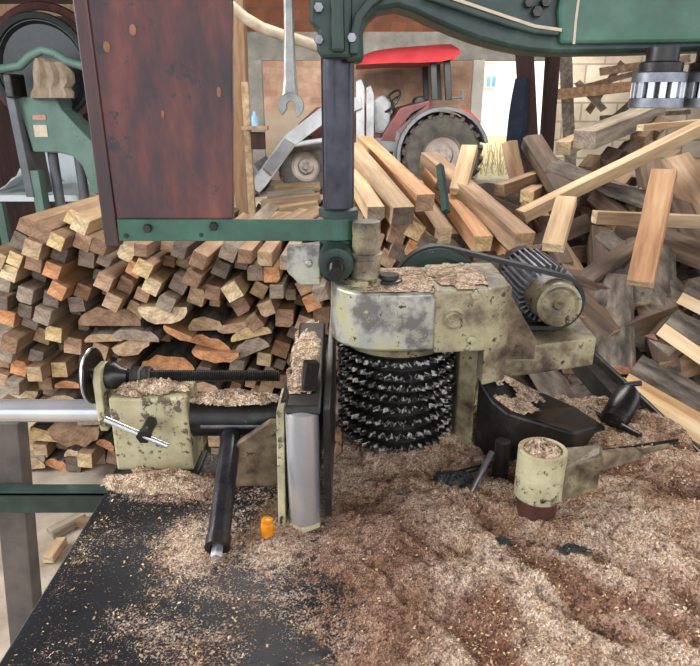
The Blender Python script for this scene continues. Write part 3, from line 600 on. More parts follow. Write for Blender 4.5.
# fill the gaps with more recessed ends
def top_z(x):
    px = 350 + F * x / 2.5
    pts = ((-60, 262), (10, 240), (28, 218), (60, 212), (90, 214), (110, 245), (200, 247), (300, 250), (340, 262), (420, 300))
    for (a, b), (c, d) in zip(pts[:-1], pts[1:]):
        if a <= px <= c: return PY(px, b + (d - b) * (px - a) / (c - a), LY).z - .02
    return PY(px, 300, LY).z
cand = 0
for _ in range(9000):
    x = random.uniform(-1.5, .0); z = random.uniform(.03, 1.05)
    w = random.choice((.07, .065, .055, .045))
    if z > top_z(x) or z < w * .6: continue
    if len(rec) >= 262: break
    if px_of(V((x, LY, z)))[0] < -6 or px_of(V((x, LY, z)))[1] > 474: continue
    if all(math.hypot(x - a, z - b) > (w * .5 + c) * 1.02 for a, b, c in occ):
        occ.append((x, z, w * .5)); rec.append((x, z, w, w, -math.radians(random.choice((10, 20, 28, 0, 15))), random.choice(('brown', 'dark grey', 'grey', 'tan')), 'square', random.uniform(.03, .14)))
# group into rows for the labels
def label_rows(rec, rowh, key_z, fmt):
    rows = {}
    zs = [key_z(r) for r in rec]; zt = max(zs)
    for i, z in enumerate(zs): rows.setdefault(int((zt - z) / rowh), []).append(i)
    out = {}
    for n_, rk in enumerate(sorted(rows)):
        ids = sorted(rows[rk], key=lambda i: rec[i][0])
        for j, i in enumerate(ids):
            c_ = ORD[j + 1] + ' from left' if j < 20 else ORD[len(ids) - j] + ' from right'
            out[i] = fmt(rec[i], c_, ORD[n_ + 1])
    return out
LBL = label_rows(rec, .075, lambda r: r[1], lambda r, c, w: ('%s %s of left stack, %s in %s row down' % (r[5], 'square beam end' if r[6] == 'square' else 'bark-edged slab end', c, w)))
for i, (x, z, w, h, r, tn, sh, dy) in enumerate(rec):
    flip = sh == 'slab' and i % 5 in (1, 3)
    timber('square_timber' if sh == 'square' else 'bark_offcut', V((x + .03 * dy, LY + dy, z + (h if flip else 0))), LDIR, w, h, random.uniform(.95, 1.15), -r + (PI if flip else 0), tn, LBL[i],
           'beams and slabs of the left stack', sh)

# ------------------------------------------------------------------ RIGHT HEAP
def SY(px, py, off=0.0):
    d = ray(px, py); ta = -d.z / d.y
    return (2.24 - off) / (ta + 0.62)
def heap_z(x, y): return 0.5 + (y - 2.0) * .62
bm = B(); g = {}
NX, NY = 60, 40
for i in range(NX + 1):
    for j in range(NY + 1):
        x = .2 + 2.65 * i / NX; y = 1.98 + 1.8 * j / NY
        edge = min(1, (x - .2) / .35); z = (heap_z(x, min(y, 3.25)) - .20) * (.55 + .45 * edge) + .06 * noise.noise(V((x * 5, y * 5, 0))) + .03 * noise.noise(V((x * 16, y * 16, 4)))
        if y > 3.4: z -= (y - 3.4) * 1.5
        if j == 0 or i == 0 or i == NX: z = 0
        g[i, j] = bm.verts.new((x, y, max(z, 0.0)))
for i in range(NX):
    for j in range(NY): bm.faces.new((g[i, j], g[i + 1, j], g[i + 1, j + 1], g[i, j + 1]))
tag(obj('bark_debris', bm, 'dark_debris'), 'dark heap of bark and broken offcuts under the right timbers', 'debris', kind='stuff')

def piece(a, b, w, h, tone, label, name='timber_offcut', off=0.0, roll=0.0, shape='square', side=None, ya=None, yb=None, cat=None):
    """near end a, far end b in photo positions, each on the slope of the heap"""
    p = PY(a[0], a[1], ya or SY(*a, off)); q = PY(b[0], b[1], yb or SY(*b, off))
    return timber(name, p, q - p, w, h, (q - p).length, roll, tone, label, 'timbers of the right heap', shape, side, cat)
R_ = math.radians
piece((425,203),(364,143),.078,.07,'pinkish','broad golden beam, leftmost of the bright beams right of the steel post', 'square_timber', side='side_orange', ya=2.5, yb=3.35)
piece((403,216),(350,150),.09,.075,'dark grey','wide pale beam with grey end beneath the leftmost golden beam', 'square_timber', side='side_pale', ya=2.4, yb=3.1)
piece((376,214),(346,165),.07,.06,'grey','pale beam partly behind the steel post, right side', 'square_timber', side='side_pale', ya=2.4, yb=3.0)
piece((443,236),(405,180),.075,.07,'pale','brown beam with pale cut end above the black pulley', 'square_timber', side='side_brown', ya=2.52, yb=3.1)
piece((455,240),(418,186),.06,.06,'brown','dull brown beam squeezed right of the pale-ended beam', 'square_timber', side='side_brown', ya=2.6, yb=3.2)
piece((483,244),(428,170),.078,.07,'yellow','beam with yellow cut end just left of the long brown beam', 'square_timber', side='side_orange', ya=2.42, yb=3.15)
piece((524,243),(428,160),.085,.08,'tan','long thick brown beam whose end points at the electric motor', 'square_timber', side='side_brown', ya=2.32, yb=3.15)
piece((512,256),(450,200),.07,.06,'grey','beam lying directly under the long thick brown beam', 'square_timber', side='side_orange', ya=2.42, yb=2.9)
for i, (x, y, tn, r) in enumerate(((415,231,'yellow',30),(397,236,'brown',20),(414,250,'orange',25),(388,259,'pinkish',30),(427,243,'dark grey',30),(375,240,'tan',20),(398,252,'dark grey',24),(435,252,'grey',12),(370,225,'brown',10))):
    piece((x, y), (x - 26, y - 30), .068, .068, tn, '%s square end under beams leaning right of steel post, %s from left' % (tn, ORD[1 + sorted([415,397,414.1,388,427,375,398.1,435,370]).index([415,397,414.1,388,427,375,398.1,435,370][i])]), 'square_timber', ya=2.5, yb=3.1, roll=R_(r), side='side_brown')
bm = B(); p = PY(446, 212, 2.28); q = PY(440, 166, 2.5); cyl(bm, p, q, .016, seg=4); tag(obj('steel_bar', bm, 'dark_green'), 'short dark green steel bar lying across the brown beams', 'bar')
piece((458,192),(470,148),.075,.04,'pale','pale board leaning up in front of the tractor rear wheel', 'plank', off=-.0, ya=2.75, yb=2.95)
piece((517,178),(509,142),.06,.05,'brown','short brown stub standing up below the bright doorway', 'square_timber', ya=3.0, yb=3.05)
piece((584,140),(655,112),.11,.085,'grey','thick grey beam highest on the right heap', 'square_timber', ya=3.05, yb=3.6, side='side_grey')
piece((520,216),(715,120),.078,.05,'pale','very long pale plank crossing the whole right heap diagonally', 'plank', ya=2.62, yb=2.95, side='side_pale')
piece((640,128),(705,122),.05,.03,'pale','thin pale strip at the top right, right of the thick grey beam', 'plank', ya=3.1, yb=3.2)
piece((499,190),(552,172),.06,.055,'tan','tan rough beam left of the pale block at the heap top', 'square_timber', ya=2.85, yb=3.1)
piece((563,148),(580,140),.075,.065,'pale','pale squat block end below the dark doorway posts', 'square_timber', ya=3.15, yb=3.4)
piece((527,197),(542,188),.06,.055,'yellow','yellowish block end just below the tan rough beam', 'square_timber', ya=2.75, yb=3.05)
for (x, y, tn, s, ps) in ((637,142,'pinkish',.08,'under the thick grey beam'),(652,134,'brown',.065,'beside the thin pale strip'),(612,190,'tan',.085,'just above the long diagonal plank, left'),(630,181,'grey',.06,'just above the long diagonal plank, middle'),(645,173,'tan',.055,'hidden behind the long diagonal plank'),(666,168,'brown',.07,'below the diagonal plank, upper right'),(604,166,'dark grey',.08,'left of centre at heap top'),(585,172,'brown',.07,'below the pale squat block'),(685,178,'yellow',.09,'at the far right under the diagonal plank'),(560,184,'dark grey',.07,'near the stub below the doorway'),(622,157,'dark grey',.07,'between the grey and the diagonal timbers')):
    piece((x, y), (x + 10, y - 12), s, s * .9, tn, '%s block end %s, right heap' % (tn, ps), 'square_timber', off=-.02, roll=R_(random.uniform(-25, 25)))
piece((553,248),(567,200),.075,.04,'pale','pale short board standing on end above the electric motor', 'plank', side='side_pale', ya=2.2, yb=2.38)
piece((594,217),(712,222),.05,.05,'pale','horizontal pale plank at the middle right of the heap', 'plank', ya=2.45, yb=2.5, side='side_pale')
piece((640,284),(664,172),.09,.045,'pale','tall orange-brown board leaning on top of the right heap', 'plank', ya=2.12, yb=2.36, side='side_orange')
piece((610,292),(652,296),.13,.03,'orange','half-round slab at the foot of the tall orange-brown board', 'bark_offcut', off=-.05, shape='slab')
piece((596,346),(652,300),.06,.03,'tan','tan plank sloping right of the electric motor mount', 'plank', off=-.08)
piece((584,236),(650,246),.13,.05,'dark grey','wide dark weathered board above and right of the motor', 'plank', off=-.02)
piece((565,256),(600,252),.07,.06,'tan','tan block right behind the ribbed motor', 'square_timber', off=-.04)
piece((682,242),(706,234),.06,.06,'yellow','yellow-ended block at the right border under the horizontal plank', 'square_timber', off=-.08)
piece((543,262),(552,238),.15,.05,'yellow','half-moon slab end peeping over the motor', 'bark_offcut', off=-.05, shape='slab')
piece((596,300),(640,262),.16,.05,'dark grey','dark broad slab behind the motor box', 'bark_offcut', off=.03, shape='slab')
piece((585,212),(620,200),.06,.05,'brown','brown block below the diagonal plank, left part', 'square_timber', off=.02)
piece((664,206),(705,190),.07,.06,'orange','orange timber at the right border above the horizontal plank', 'square_timber', off=.0)
piece((655,250),(700,262),.14,.05,'tan','broad tan slab right of the tall leaning board', 'bark_offcut', off=.02, shape='slab')
# big fresh slabs at the right border
def big_slab(a, b, w, h, Ya, Yb, lab, roll=0, tone='pale'):
    piece(a, b, w, h, tone, lab, 'bark_offcut', ya=Ya, yb=Yb, shape='cant', roll=roll)
big_slab((668,322),(760,385),.15,.055,2.12,1.92,'fresh bark-topped piece at the right border, middle of three', R_(-14), 'yellow')
big_slab((634,368),(765,440),.20,.05,2.02,1.78,'largest bark-topped piece with pale sawn edge at the lower right border', R_(-10), 'orange')
big_slab((684,292),(760,330),.14,.05,2.25,2.10,'bark-topped piece at the right border, topmost of three', R_(-14), 'orange')
piece((618,384),(730,452),.05,.04,'pale','bright white-edged plank below the largest bark-topped piece', 'plank', ya=1.90, yb=1.70, side='cant_side', roll=R_(10))
piece((630,404),(730,472),.04,.02,'orange','thin orange plank lowest at the right border', 'plank', ya=1.93, yb=1.74, side='side_orange', roll=R_(15))
# fill
fr = []
for k in range(26):
    px = random.uniform(470, 640); py = random.uniform(368, 425); Y = random.uniform(1.95, 2.2); p = PY(px, py, Y)
    if p.z > .1: fr.append((p.x, Y, p.z, random.choice(('brown', 'dark grey', 'brown', 'tan')), random.random()))
for k in range(62):
    px = random.uniform(372, 712); py = random.uniform(178, 395)
    if px < 490 and py < 262: continue
    if px < 500 and py > 300: continue
    if py < 178 + max(0, (540 - px) * .25): continue
    off = random.uniform(.02, .10); Y = SY(px, py, off + .04)
    if Y < 2.0: continue
    p = PY(px, py, Y); fr.append((p.x, p.y, p.z, random.choice(('brown', 'dark grey', 'tan', 'grey', 'brown', 'pinkish', 'orange')), random.random()))
FL = label_rows([(f[0], f[2], f) for f in fr], .13, lambda r: r[1], lambda r, c, w: (c, w))
for i, f in enumerate(fr):
    a = random.uniform(-1.3, 1.3); L = random.uniform(.25, .6); d = V((math.sin(a), math.cos(a) * .85, math.cos(a) * .5)).normalized()
    sl = f[4] < .25; c, w_ = FL[i]
    w = random.uniform(.14, .22) if sl else random.choice((.08, .10, .09, .16)); h = .05 if (sl or w > .11) else random.choice((.07, .08, .06))
    sd_ = 'side_dark' if (f[4] * 7) % 1 < .6 else None
    timber('bark_offcut' if sl else 'timber_offcut', V(f[:3]) - d * L * .3, d, w, h, L, random.uniform(-.5, .5), f[3],
           '%s %s in right heap, %s in %s layer down' % (f[3], 'bark slab' if sl else 'timber offcut', c, w_), 'timbers of the right heap', 'slab' if sl else 'square', side=sd_)
for i, (a, b, w, tn, lb) in enumerate((((50, 534), (84, 516), .035, 'grey', 'grey stick on the pale floor seen beneath the green crossbar'), ((48, 560), (62, 540), .03, 'pale', 'pale sliver on the floor beside the brown frame post'), ((70, 520), (100, 524), .03, 'tan', 'tan sliver on the floor just beneath the green crossbar'))):
    p = PZ(*a, .018); q = PZ(*b, .018)
    timber('timber_offcut', p, q - p, w * 1.3, w, (q - p).length, 0, tn, lb, 'scraps on the floor')
# low pale boards on the ground between post and tractor
for i, (a, b, w, tn) in enumerate((((262,214),(318,206),.07,'pale'),((262,205),(320,198),.08,'tan'),((268,196),(315,192),.06,'grey'),((275,188),(320,186),.07,'pale'),((196,214),(238,212),.07,'tan'),((385,206),(330,196),.07,'pale'))):
    Y = 3.7 + .35 * i
    p = PY(*a, Y); q = PY(*b, Y); L = (q - p).length
    timber('plank', V((p.x, Y, p.z)), q - p, w * 1.4, .06, L, 0, tn, '%s loose plank behind the left stack by the wooden post, %s from the bottom' % (tn, ORD[i + 1]), 'planks behind the left stack')
for i, (px, py, tn) in enumerate(((266,234,'brown'),(284,230,'tan'),(300,228,'pinkish'),(312,232,'tan'))):
    timber('square_timber', PY(px, py, 2.62), V((.12, 1, -.05)), .08, .07, .5, .1, tn, '%s beam atop left stack just above the green strap, %s from left' % (tn, ORD[i + 1]), 'beams above the strap')
# support heap for those planks
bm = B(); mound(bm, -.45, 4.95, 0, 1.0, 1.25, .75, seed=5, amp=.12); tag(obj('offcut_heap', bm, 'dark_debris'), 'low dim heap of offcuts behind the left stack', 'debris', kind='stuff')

# ------------------------------------------------------------------ FRONT: saw table
TZ = .75
tb = thing('saw_table', 'black worn steel saw table in the foreground under sawdust', 'table', (.1, 1.1, 0))
bm = B(); prism(bm, [V((-.5, .25, TZ - .05)), V((.77, .25, TZ - .05)), V((.77, 1.5, TZ - .05)), (-.02, 1.5, TZ - .05), (-.02, 1.27, TZ - .05), (-.5, 1.27, TZ - .05)], (0, 0, .048)); obj('table_plate', bm, 'dark_green', tb, bevel=.004)
for (x, y) in ((-.38, .4), (.65, .4), (.65, 1.4), (-.3, 1.15)):
    bm = B(); box(bm, (x - .04, y - .04, 0), (x + .04, y + .04, TZ - .05)); obj('leg', bm, 'dark_green', tb, bevel=.004)
# the dusty surface
def sstep(a, b, x): t = max(0, min(1, (x - a) / (b - a))); return t * t * (3 - 2 * t)
def fbm(x, y, s, o=3):
    v = 0; a = 1
    for k in range(o): v += a * noise.noise(V((x * s, y * s, k * 7.3))); a *= .55; s *= 2.1
    return v
def density(x, y):
    r = sstep(-.16, .08, x + .05 * fbm(x, y, 6) + .10 * (y - .9))            # right side fully covered
    d = r
    d = max(d, .95 * math.exp(-(((x + .36) / .12) ** 2 + ((y - 1.12) / .05) ** 2)))       # at the clamp block
    d = max(d, .72 * math.exp(-(((x + .27) / .10) ** 2 + ((y - .95) / .12) ** 2)))
    d = max(d, .9 * math.exp(-(((x + .13) / .07) ** 2 + ((y - .98) / .14) ** 2)))
    d = max(d, (.36 + .22 * fbm(x * .6 - y * .5, y + x * .4, 11)) * sstep(-.46, -.25, x + .06 * fbm(x, y, 9)))
    d = max(d, .22 + .14 * fbm(x, y, 7))
    return max(0, min(1, d)) * (1 if x > -.485 else .8)
def groove(u, v): return sstep(.08, .45, noise.noise(V((u * 4.2 + 3, v * 17 + 1.2 * noise.noise(V((u * 7, v * 7, 1))), 5.5))))
def height(x, y):
    r = sstep(-.12, .12, x + .04 * fbm(x, y, 6))
    u = (x * .72 - y * .70) ; v = (x * .70 + y * .72)
    rd = noise.ridged_multi_fractal(V((u * 3.2, v * 10, 2.2)), 1.0, 2.0, 3, 1.0, 2.0)
    h = r * (.028 + .016 * fbm(x, y, 7, 4) + .010 * fbm(u * .8, v * 1.6, 16, 3) + .010 * (rd - 1.0)) 
    h += r * .006 * fbm(x, y, 60, 3)
    h -= r * .014 * groove(u, v)
    h += r * .03 * math.exp(-(((x - .20) / .10) ** 2 + ((y - 1.42) / .12) ** 2))
    h += .030 * r * math.exp(-(((x - .62) / .22) ** 2 + ((y - .85) / .35) ** 2))
    h -= r * .026 * math.exp(-((v - .793 - .02 * fbm(x, y, 5)) / .013) ** 2) * sstep(-.60, -.50, u) * (1 - sstep(-.24, -.16, u))
    h -= r * .016 * math.exp(-((v - .93 - .03 * fbm(x, y, 4)) / .012) ** 2) * sstep(-.50, -.40, u) * (1 - sstep(-.16, -.05, u))
    h += .016 * math.exp(-(((x + .36) / .11) ** 2 + ((y - 1.13) / .045) ** 2)) * (1 + .4 * fbm(x, y, 30, 2))
    h += .012 * math.exp(-(((x + .14) / .05) ** 2 + ((y - .99) / .08) ** 2)) * (1 + .5 * fbm(x, y, 30, 2))
    return max(h, 0.0006)
def r_side(x): return sstep(.05, .2, x)
bm = B(); g = {}
x0, x1, y0, y1, st = -.495, .765, .30, 1.495, .0046
nx = int((x1 - x0) / st); ny = int((y1 - y0) / st); den = []; dmp_shade = []
for i in range(nx + 1):
    for j in range(ny + 1):
        x = x0 + i * st; y = y0 + j * st
        if x < -.02 and y > 1.265: continue
        g[i, j] = bm.verts.new((x, y, TZ + height(x, y)))
        den.append(density(x, y))
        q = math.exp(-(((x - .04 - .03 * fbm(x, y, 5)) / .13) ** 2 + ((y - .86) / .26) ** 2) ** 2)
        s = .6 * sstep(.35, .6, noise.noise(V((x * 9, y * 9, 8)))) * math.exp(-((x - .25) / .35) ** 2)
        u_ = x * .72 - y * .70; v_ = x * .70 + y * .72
        s2 = r_side(x) * .95 * groove(u_, v_)  # brown streaks and crease shade painted along the grooves
        dmp_shade.append(min(1, max(q * .75, s * .6, s2)))
for (i, j) in list(g):
    k = [(i, j), (i + 1, j), (i + 1, j + 1), (i, j + 1)]
    if all(q in g for q in k): bm.faces.new([g[q] for q in k])
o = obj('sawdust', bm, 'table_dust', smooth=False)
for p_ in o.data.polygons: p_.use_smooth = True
for nm, dt in (('dens', den), ('damp_shade', dmp_shade)):
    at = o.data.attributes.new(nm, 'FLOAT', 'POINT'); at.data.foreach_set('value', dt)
tag(o, 'pinkish tan sawdust spread over the black saw table', 'sawdust', kind='stuff')
# chips
bm = B(); rnd = random.Random(3)
for k in range(26000):
    x = rnd.uniform(-.49, .76); y = rnd.uniform(.35, 1.48)
    if (x < -.02 and y > 1.26) or rnd.random() > density(x, y) ** 1.2: continue
    if ((x - .04) / .15) ** 2 + ((y - .86) / .28) ** 2 < 1 and rnd.random() < .8: continue
    z = TZ + height(x, y) + .001; s = rnd.uniform(.0008, .0026); a = rnd.uniform(0, PI * 2); tl = rnd.uniform(-.7, .7)
    e = V((math.cos(a), math.sin(a), tl)) * s; f = V((-math.sin(a), math.cos(a), rnd.uniform(-.4, .4))) * s * rnd.uniform(.3, .7)
    c = V((x, y, z)); fc_ = bm.faces.new([bm.verts.new(c + q) for q in (-e - f, e - f, e + f, -e + f)]); fc_.material_index = rnd.choice((0, 0, 1, 2))
tag(obj('wood_chips', bm, ['cant_side', 'side_pale', 'side_brown']), 'loose wood chips scattered over the sawdust on the saw table', 'chips', kind='stuff')
# rail along the right edge
bm = B(); cyl(bm, (.79, .95, TZ + .012), (.735, 1.84, TZ + .03), .008, seg=12); box(bm, (.70, 1.47, TZ - .05), (.77, 1.86, TZ + .012)); tag(obj('edge_rail', bm, 'black_iron', smooth=True), 'thin dark steel rail along the far right edge of the table', 'rail')

# roller stand frame at left
fr_ = thing('conveyor_frame', 'green crossbar and brown post frame beside the table, lower left', 'frame', (-.7, 1.32, 0))
bm = B(); a = PY(4, 425, 1.36); b = PY(20, 600, 1.30)
d_ = (b - a) / (a.z - b.z)
top = PY(3, 424, 1.36); bot = top + d_ * top.z
prism(bm, [top + V((-.035, 0, 0)), top + V((.035, 0, 0)), bot + V((.035, 0, 0)), bot + V((-.035, 0, 0))], (0, .05, 0)); obj('post', bm, 'frame_brown', fr_, bevel=.003)
bm = B(); a = PY(-60, 491, 1.30); b = PY(112, 491, 1.30); box(bm, (a.x, 1.28, a.z - .048), (b.x, 1.292, a.z)); box(bm, (a.x, 1.28, a.z - .004), (b.x, 1.33, a.z)); obj('crossbar', bm, 'dark_green', fr_, bevel=.002)
for x in (-1.28, -1.7):
    pass

# ------------------------------------------------------------------ fence unit with handwheel
FU = thing('fence_unit', 'adjustable fence with pale green clamp block, chromed shaft and handwheel', 'machine', (-.3, 1.2, TZ))
bm = B(); prism(bm, [V((-.494, 1.175, TZ + .012)), V((-.330, 1.175, TZ + .012)), V((-.334, 1.175, .930)), V((-.492, 1.175, .930))], (0, .10, 0)); blk = obj('clamp_block', bm, 'yellow_paint', FU, bevel=.005)
bm = B(); box(bm, (-.50, 1.14, TZ + .001), (-.32, 1.26, TZ + .012)); obj('base_plate', bm, 'black_iron', FU, bevel=.002)
bm = B(); hexa(bm, (-.465, 1.150, TZ + .012), (0, 0, 1), .012, .012); obj('bolt', bm, 'black_iron', FU)
bm = B(); cyl(bm, (-1.4, 1.235, .873), (-.49, 1.235, .873), .0245, seg=32); obj('shaft', bm, 'steel', FU, smooth=True)
bm = B(); lathe(bm, (-.334, 1.225, .868), (1, 0, 0), [(0, .045), (.182, .045), (.186, .041)], 32); slv = obj('sleeve', bm, 'black_iron', FU, smooth=True)
bm = B(); box(bm, (-.31, 1.1775, .860), (-.172, 1.183, .868)); obj('slot', bm, 'dull_steel', slv, bevel=.002)
hz = .955; hy = 1.235
bm = B(); hx = PY(93, 378, hy).x
lathe(bm, (hx - .006, hy, hz), (1, 0, 0), [(0, .052), (.001, .058), (.006, .060), (.011, .058), (.012, .052), (.008, .045), (.008, .016), (.02, .014), (.02, .0)], 40, cap=False)
lathe(bm, (hx - .006, hy, hz), (1, 0, 0), [(0, .052), (0.004, .045), (.004, 0)], 40, cap=False); hw = obj('handwheel', bm, 'black_iron', FU, smooth=True)
bm = B(); torus(bm, (hx, hy, hz), (1, 0, 0), .0585, .0025, 40); obj('rim', bm, 'steel', hw, smooth=True)
bm = B(); cyl(bm, (hx - .012, hy, hz), (hx, hy, hz), .006); obj('hub_pin', bm, 'steel', hw, smooth=True)
bm = B(); bx_ = PY(97, 400, 1.2).x
prism(bm, [V((bx_, 1.195, .845)), V((bx_, 1.188, .87)), V((bx_, 1.190, .960)), V((bx_, 1.205, .985)), V((bx_, 1.245, .985)), V((bx_, 1.26, .96)), V((bx_, 1.26, .87)), V((bx_, 1.25, .845))], (.016, 0, 0)); obj('end_bracket', bm, 'yellow_paint', FU, bevel=.003)
bm = B(); x = bx_ + .016; lathe(bm, (x, hy, hz), (1, 0, 0), [(0, .029), (.018, .029), (.03, .020), (.042, .015)], 24); obj('bearing', bm, 'black_iron', FU, smooth=True)
bm = B(); prof = [(0, .012)]
L = -.145 - (x + .042); k = 0
while k * .0045 < L - .006: prof += [(k * .0045 + .001, .0105), (k * .0045 + .0032, .0128)]; k += 1
lathe(bm, (x + .042, hy, hz), (1, 0, 0), prof, 16); obj('adjusting_screw', bm, 'black_iron', FU, smooth=False)
nx_ = PY(132, 376, hy).x; bm = B(); hexa(bm, (nx_, hy, hz), (1, 0, 0), .020, .022); hexa(bm, (nx_ + .024, hy, hz), (1, 0, 0), .020, .018); obj('nut', bm, 'black_iron', FU)
bm = B(); a = PY(105, 419, 1.13); b = PY(168, 446, 1.12); cyl(bm, a, b, .0062, seg=16); lv = obj('clamp_lever', bm, 'steel', FU, smooth=True)
bm = B(); c = (a + b) * .5; c = a + (b - a) * .62; cyl(bm, c, V((c.x, 1.178, c.z + .004)), .012, seg=12); hexa(bm, c + V((0, -.006, 0)), (0, 1, 0), .015, .014); obj('lever_pivot', bm, 'black_iron', lv)
# fence body & roller
bm = B(); prism(bm, [V((-.128, 1.05, TZ + .002)), V((-.128, 1.05, .985)), V((-.112, 1.10, 1.0)), V((-.118, 1.42, 1.01)), V((-.118, 1.42, TZ + .002))], (.06, 0, 0)); obj('fence_body', bm, 'black_iron', FU, bevel=.004)
bm = B(); prism(bm, [PY(276, 412, 1.02), PY(284, 410, 1.02), V((PY(284, 500, .99).x, .99, TZ + .002)), V((PY(277, 500, .99).x, .99, TZ + .002))], (0, .10, 0)); obj('side_plate', bm, 'yellow_paint', FU, bevel=.002)
bm = B(); prism(bm, [V((-.235, 1.13, TZ + .002)), V((-.13, 1.13, TZ + .002)), V((-.13, 1.13, .90)), V((-.16, 1.13, .90)), V((-.235, 1.13, .845))], (0, .02, 0)); obj('web_plate', bm, 'dusty_iron', FU, bevel=.003)
RX, RY = PY(304, 480, 1.01).x, 1.012
bm = B(); lathe(bm, (RX, RY, TZ + .012), (0, 0, 1), [(0, .028), (.002, .030), (.226, .030), (.228, .028), (.232, .018), (.236, .018)], 40); obj('guide_roller', bm, 'steel', FU, smooth=True)
bm = B(); lathe(bm, (RX, RY, TZ + .001), (0, 0, 1), [(0, .033), (.009, .033), (.011, .030)], 6); obj('roller_foot', bm, 'yellow_paint', FU)
bm = B(); prism(bm, [V((RX - .028, RY - .022, .988)), V((RX + .034, RY - .022, .988)), V((RX + .034, RY - .018, 1.004)), V((RX - .028, RY - .018, 1.004))], (0, .13, 0)); obj('roller_cap', bm, 'black_iron', FU, bevel=.004)
bm = B(); prism(bm, [V((RX - .006, 1.06, 1.004)), V((RX - .002, 1.045, 1.008)), V((RX + .004, 1.10, 1.040)), V((RX - .004, 1.12, 1.040)), V((RX - .010, 1.13, 1.006))], (.026, 0, 0)); obj('wedge', bm, 'black_iron', FU, bevel=.003)
bm = B(); prism(bm, [V((RX + .038, .99, TZ + .03)), V((RX + .038, .99, 1.0)), V((RX + .038, 1.45, 1.06)), V((RX + .038, 1.45, TZ + .03))], (.012, 0, 0)); obj('fence_plate', bm, 'black_iron', FU, bevel=.002)
# sawdust on the fence
def dust_pile(cx, cy, z, rx, ry, h, seed, label):
    bm = B(); mound(bm, cx, cy, z, rx, ry, h, seed); o = obj('sawdust', bm, 'dust')
    for p_ in o.data.polygons: p_.use_smooth = True
    tag(o, label, 'sawdust', kind='stuff')
dust_pile(-.413, 1.225, .931, .080, .048, .022, 2, 'sawdust heaped on top of the pale green clamp block')
dust_pile(-.245, 1.215, .907, .105, .034, .020, 6, 'sawdust lying on the black sleeve of the fence')
dust_pile(-.090, 1.25, 1.004, .034, .21, .005, 9, 'sawdust along the top of the fence body')
dust_pile(-.40, 1.135, TZ + .008, .11, .05, .022, 12, 'sawdust at the foot of the clamp block')
# round bar leaning to the front
BR = thing('round_bar', 'dark round bar with square tip below the black sleeve', 'bar', (-.235, 1.0, TZ + .01))
a = PY(218, 543, .93); b = PY(231, 436, 1.17); d = (b - a).normalized()
bm = B(); cyl(bm, a, b, .0205, seg=32); obj('barrel', bm, 'post_steel', BR, smooth=True)
bm = B(); lathe(bm, a, -d, [(0, .0225), (.010, .0225), (.010, .013), (-.004, .012)], 32, cap=False); lathe(bm, a + d * .012, -d, [(0, .0225), (.012, .0225)], 32, cap=False); obj('collar', bm, 'black_iron', BR, smooth=True)
bm = B(); lathe(bm, a + d * .004, -d, [(0, .010), (.030, .010), (.032, .008)], 4); obj('square_tip', bm, 'steel', BR)
# amber vial
AV = thing('amber_vial', 'tiny amber plastic vial standing left of the steel roller', 'vial', (PZ(268, 538, TZ).x, PZ(268, 538, TZ).y, TZ))
p = PZ(268, 538, TZ + .002)
bm = B(); lathe(bm, (p.x, p.y, TZ + .002), (0, 0, 1), [(0, .0105), (.003, .012), (.030, .012), (.034, .010)], 16); obj('body', bm, 'brass_amber', AV, smooth=True)
bm = B(); lathe(bm, (p.x, p.y, TZ + .036), (0, 0, 1), [(0, .0105), (.006, .0105), (.007, .009)], 12); obj('cap', bm, 'brass_amber', AV, smooth=True)

# ------------------------------------------------------------------ feed unit with toothed drum
FD = thing('feed_unit', 'worn cream feed housing with spiked drum, foot and motor mount', 'machine', (.2, 1.3, TZ))
DX, DY, DR = .104, 1.335, .132
bm = B(); lathe(bm, (DX, DY, .775), (0, 0, 1), [(0, .095), (.01, .104), (.235, .104), (.24, .09)], 48); drum = obj('spiked_drum', bm, 'black_iron', FD, smooth=True)
zb, zt = .796, .992
NR = 8
for i in range(NR):
    bm = B(); z = zb + (zt - zb) * i / (NR - 1); n_ = 40
    outer = []; 
    for k in range(n_ * 2):
        a = 2 * PI * k / (n_ * 2) + i * .9; r = DR if k % 2 == 0 else DR - .015
        outer.append((r, a))
    tilt = lambda a: .005 * math.sin(a + i)
    cs = [[V((DX + r * math.cos(a), DY + r * math.sin(a), z + s * (.0045 if r > DR - .01 else .0065) + tilt(a))) for r, a in outer] for s in (-1, 1)]
    ib = [[V((DX + .100 * math.cos(a), DY + .100 * math.sin(a), z + s * .0065 + tilt(a))) for r, a in outer] for s in (1, -1)]
    rings(bm, cs + ib, False, closed=True)
    for f in bm.faces:
        if all(math.hypot(v.co.x - DX, v.co.y - DY) > DR - .016 for v in f.verts): f.material_index = 1
    obj('toothed_ring', bm, ['saw_steel', 'tooth_glint'], drum)
bm = B(); lathe(bm, (DX, DY, 1.003), (0, 0, 1), [(0, .118), (.012, .122), (.018, .11), (.026, .105)], 48); obj('drum_flange', bm, 'worn_cream', drum, smooth=True)
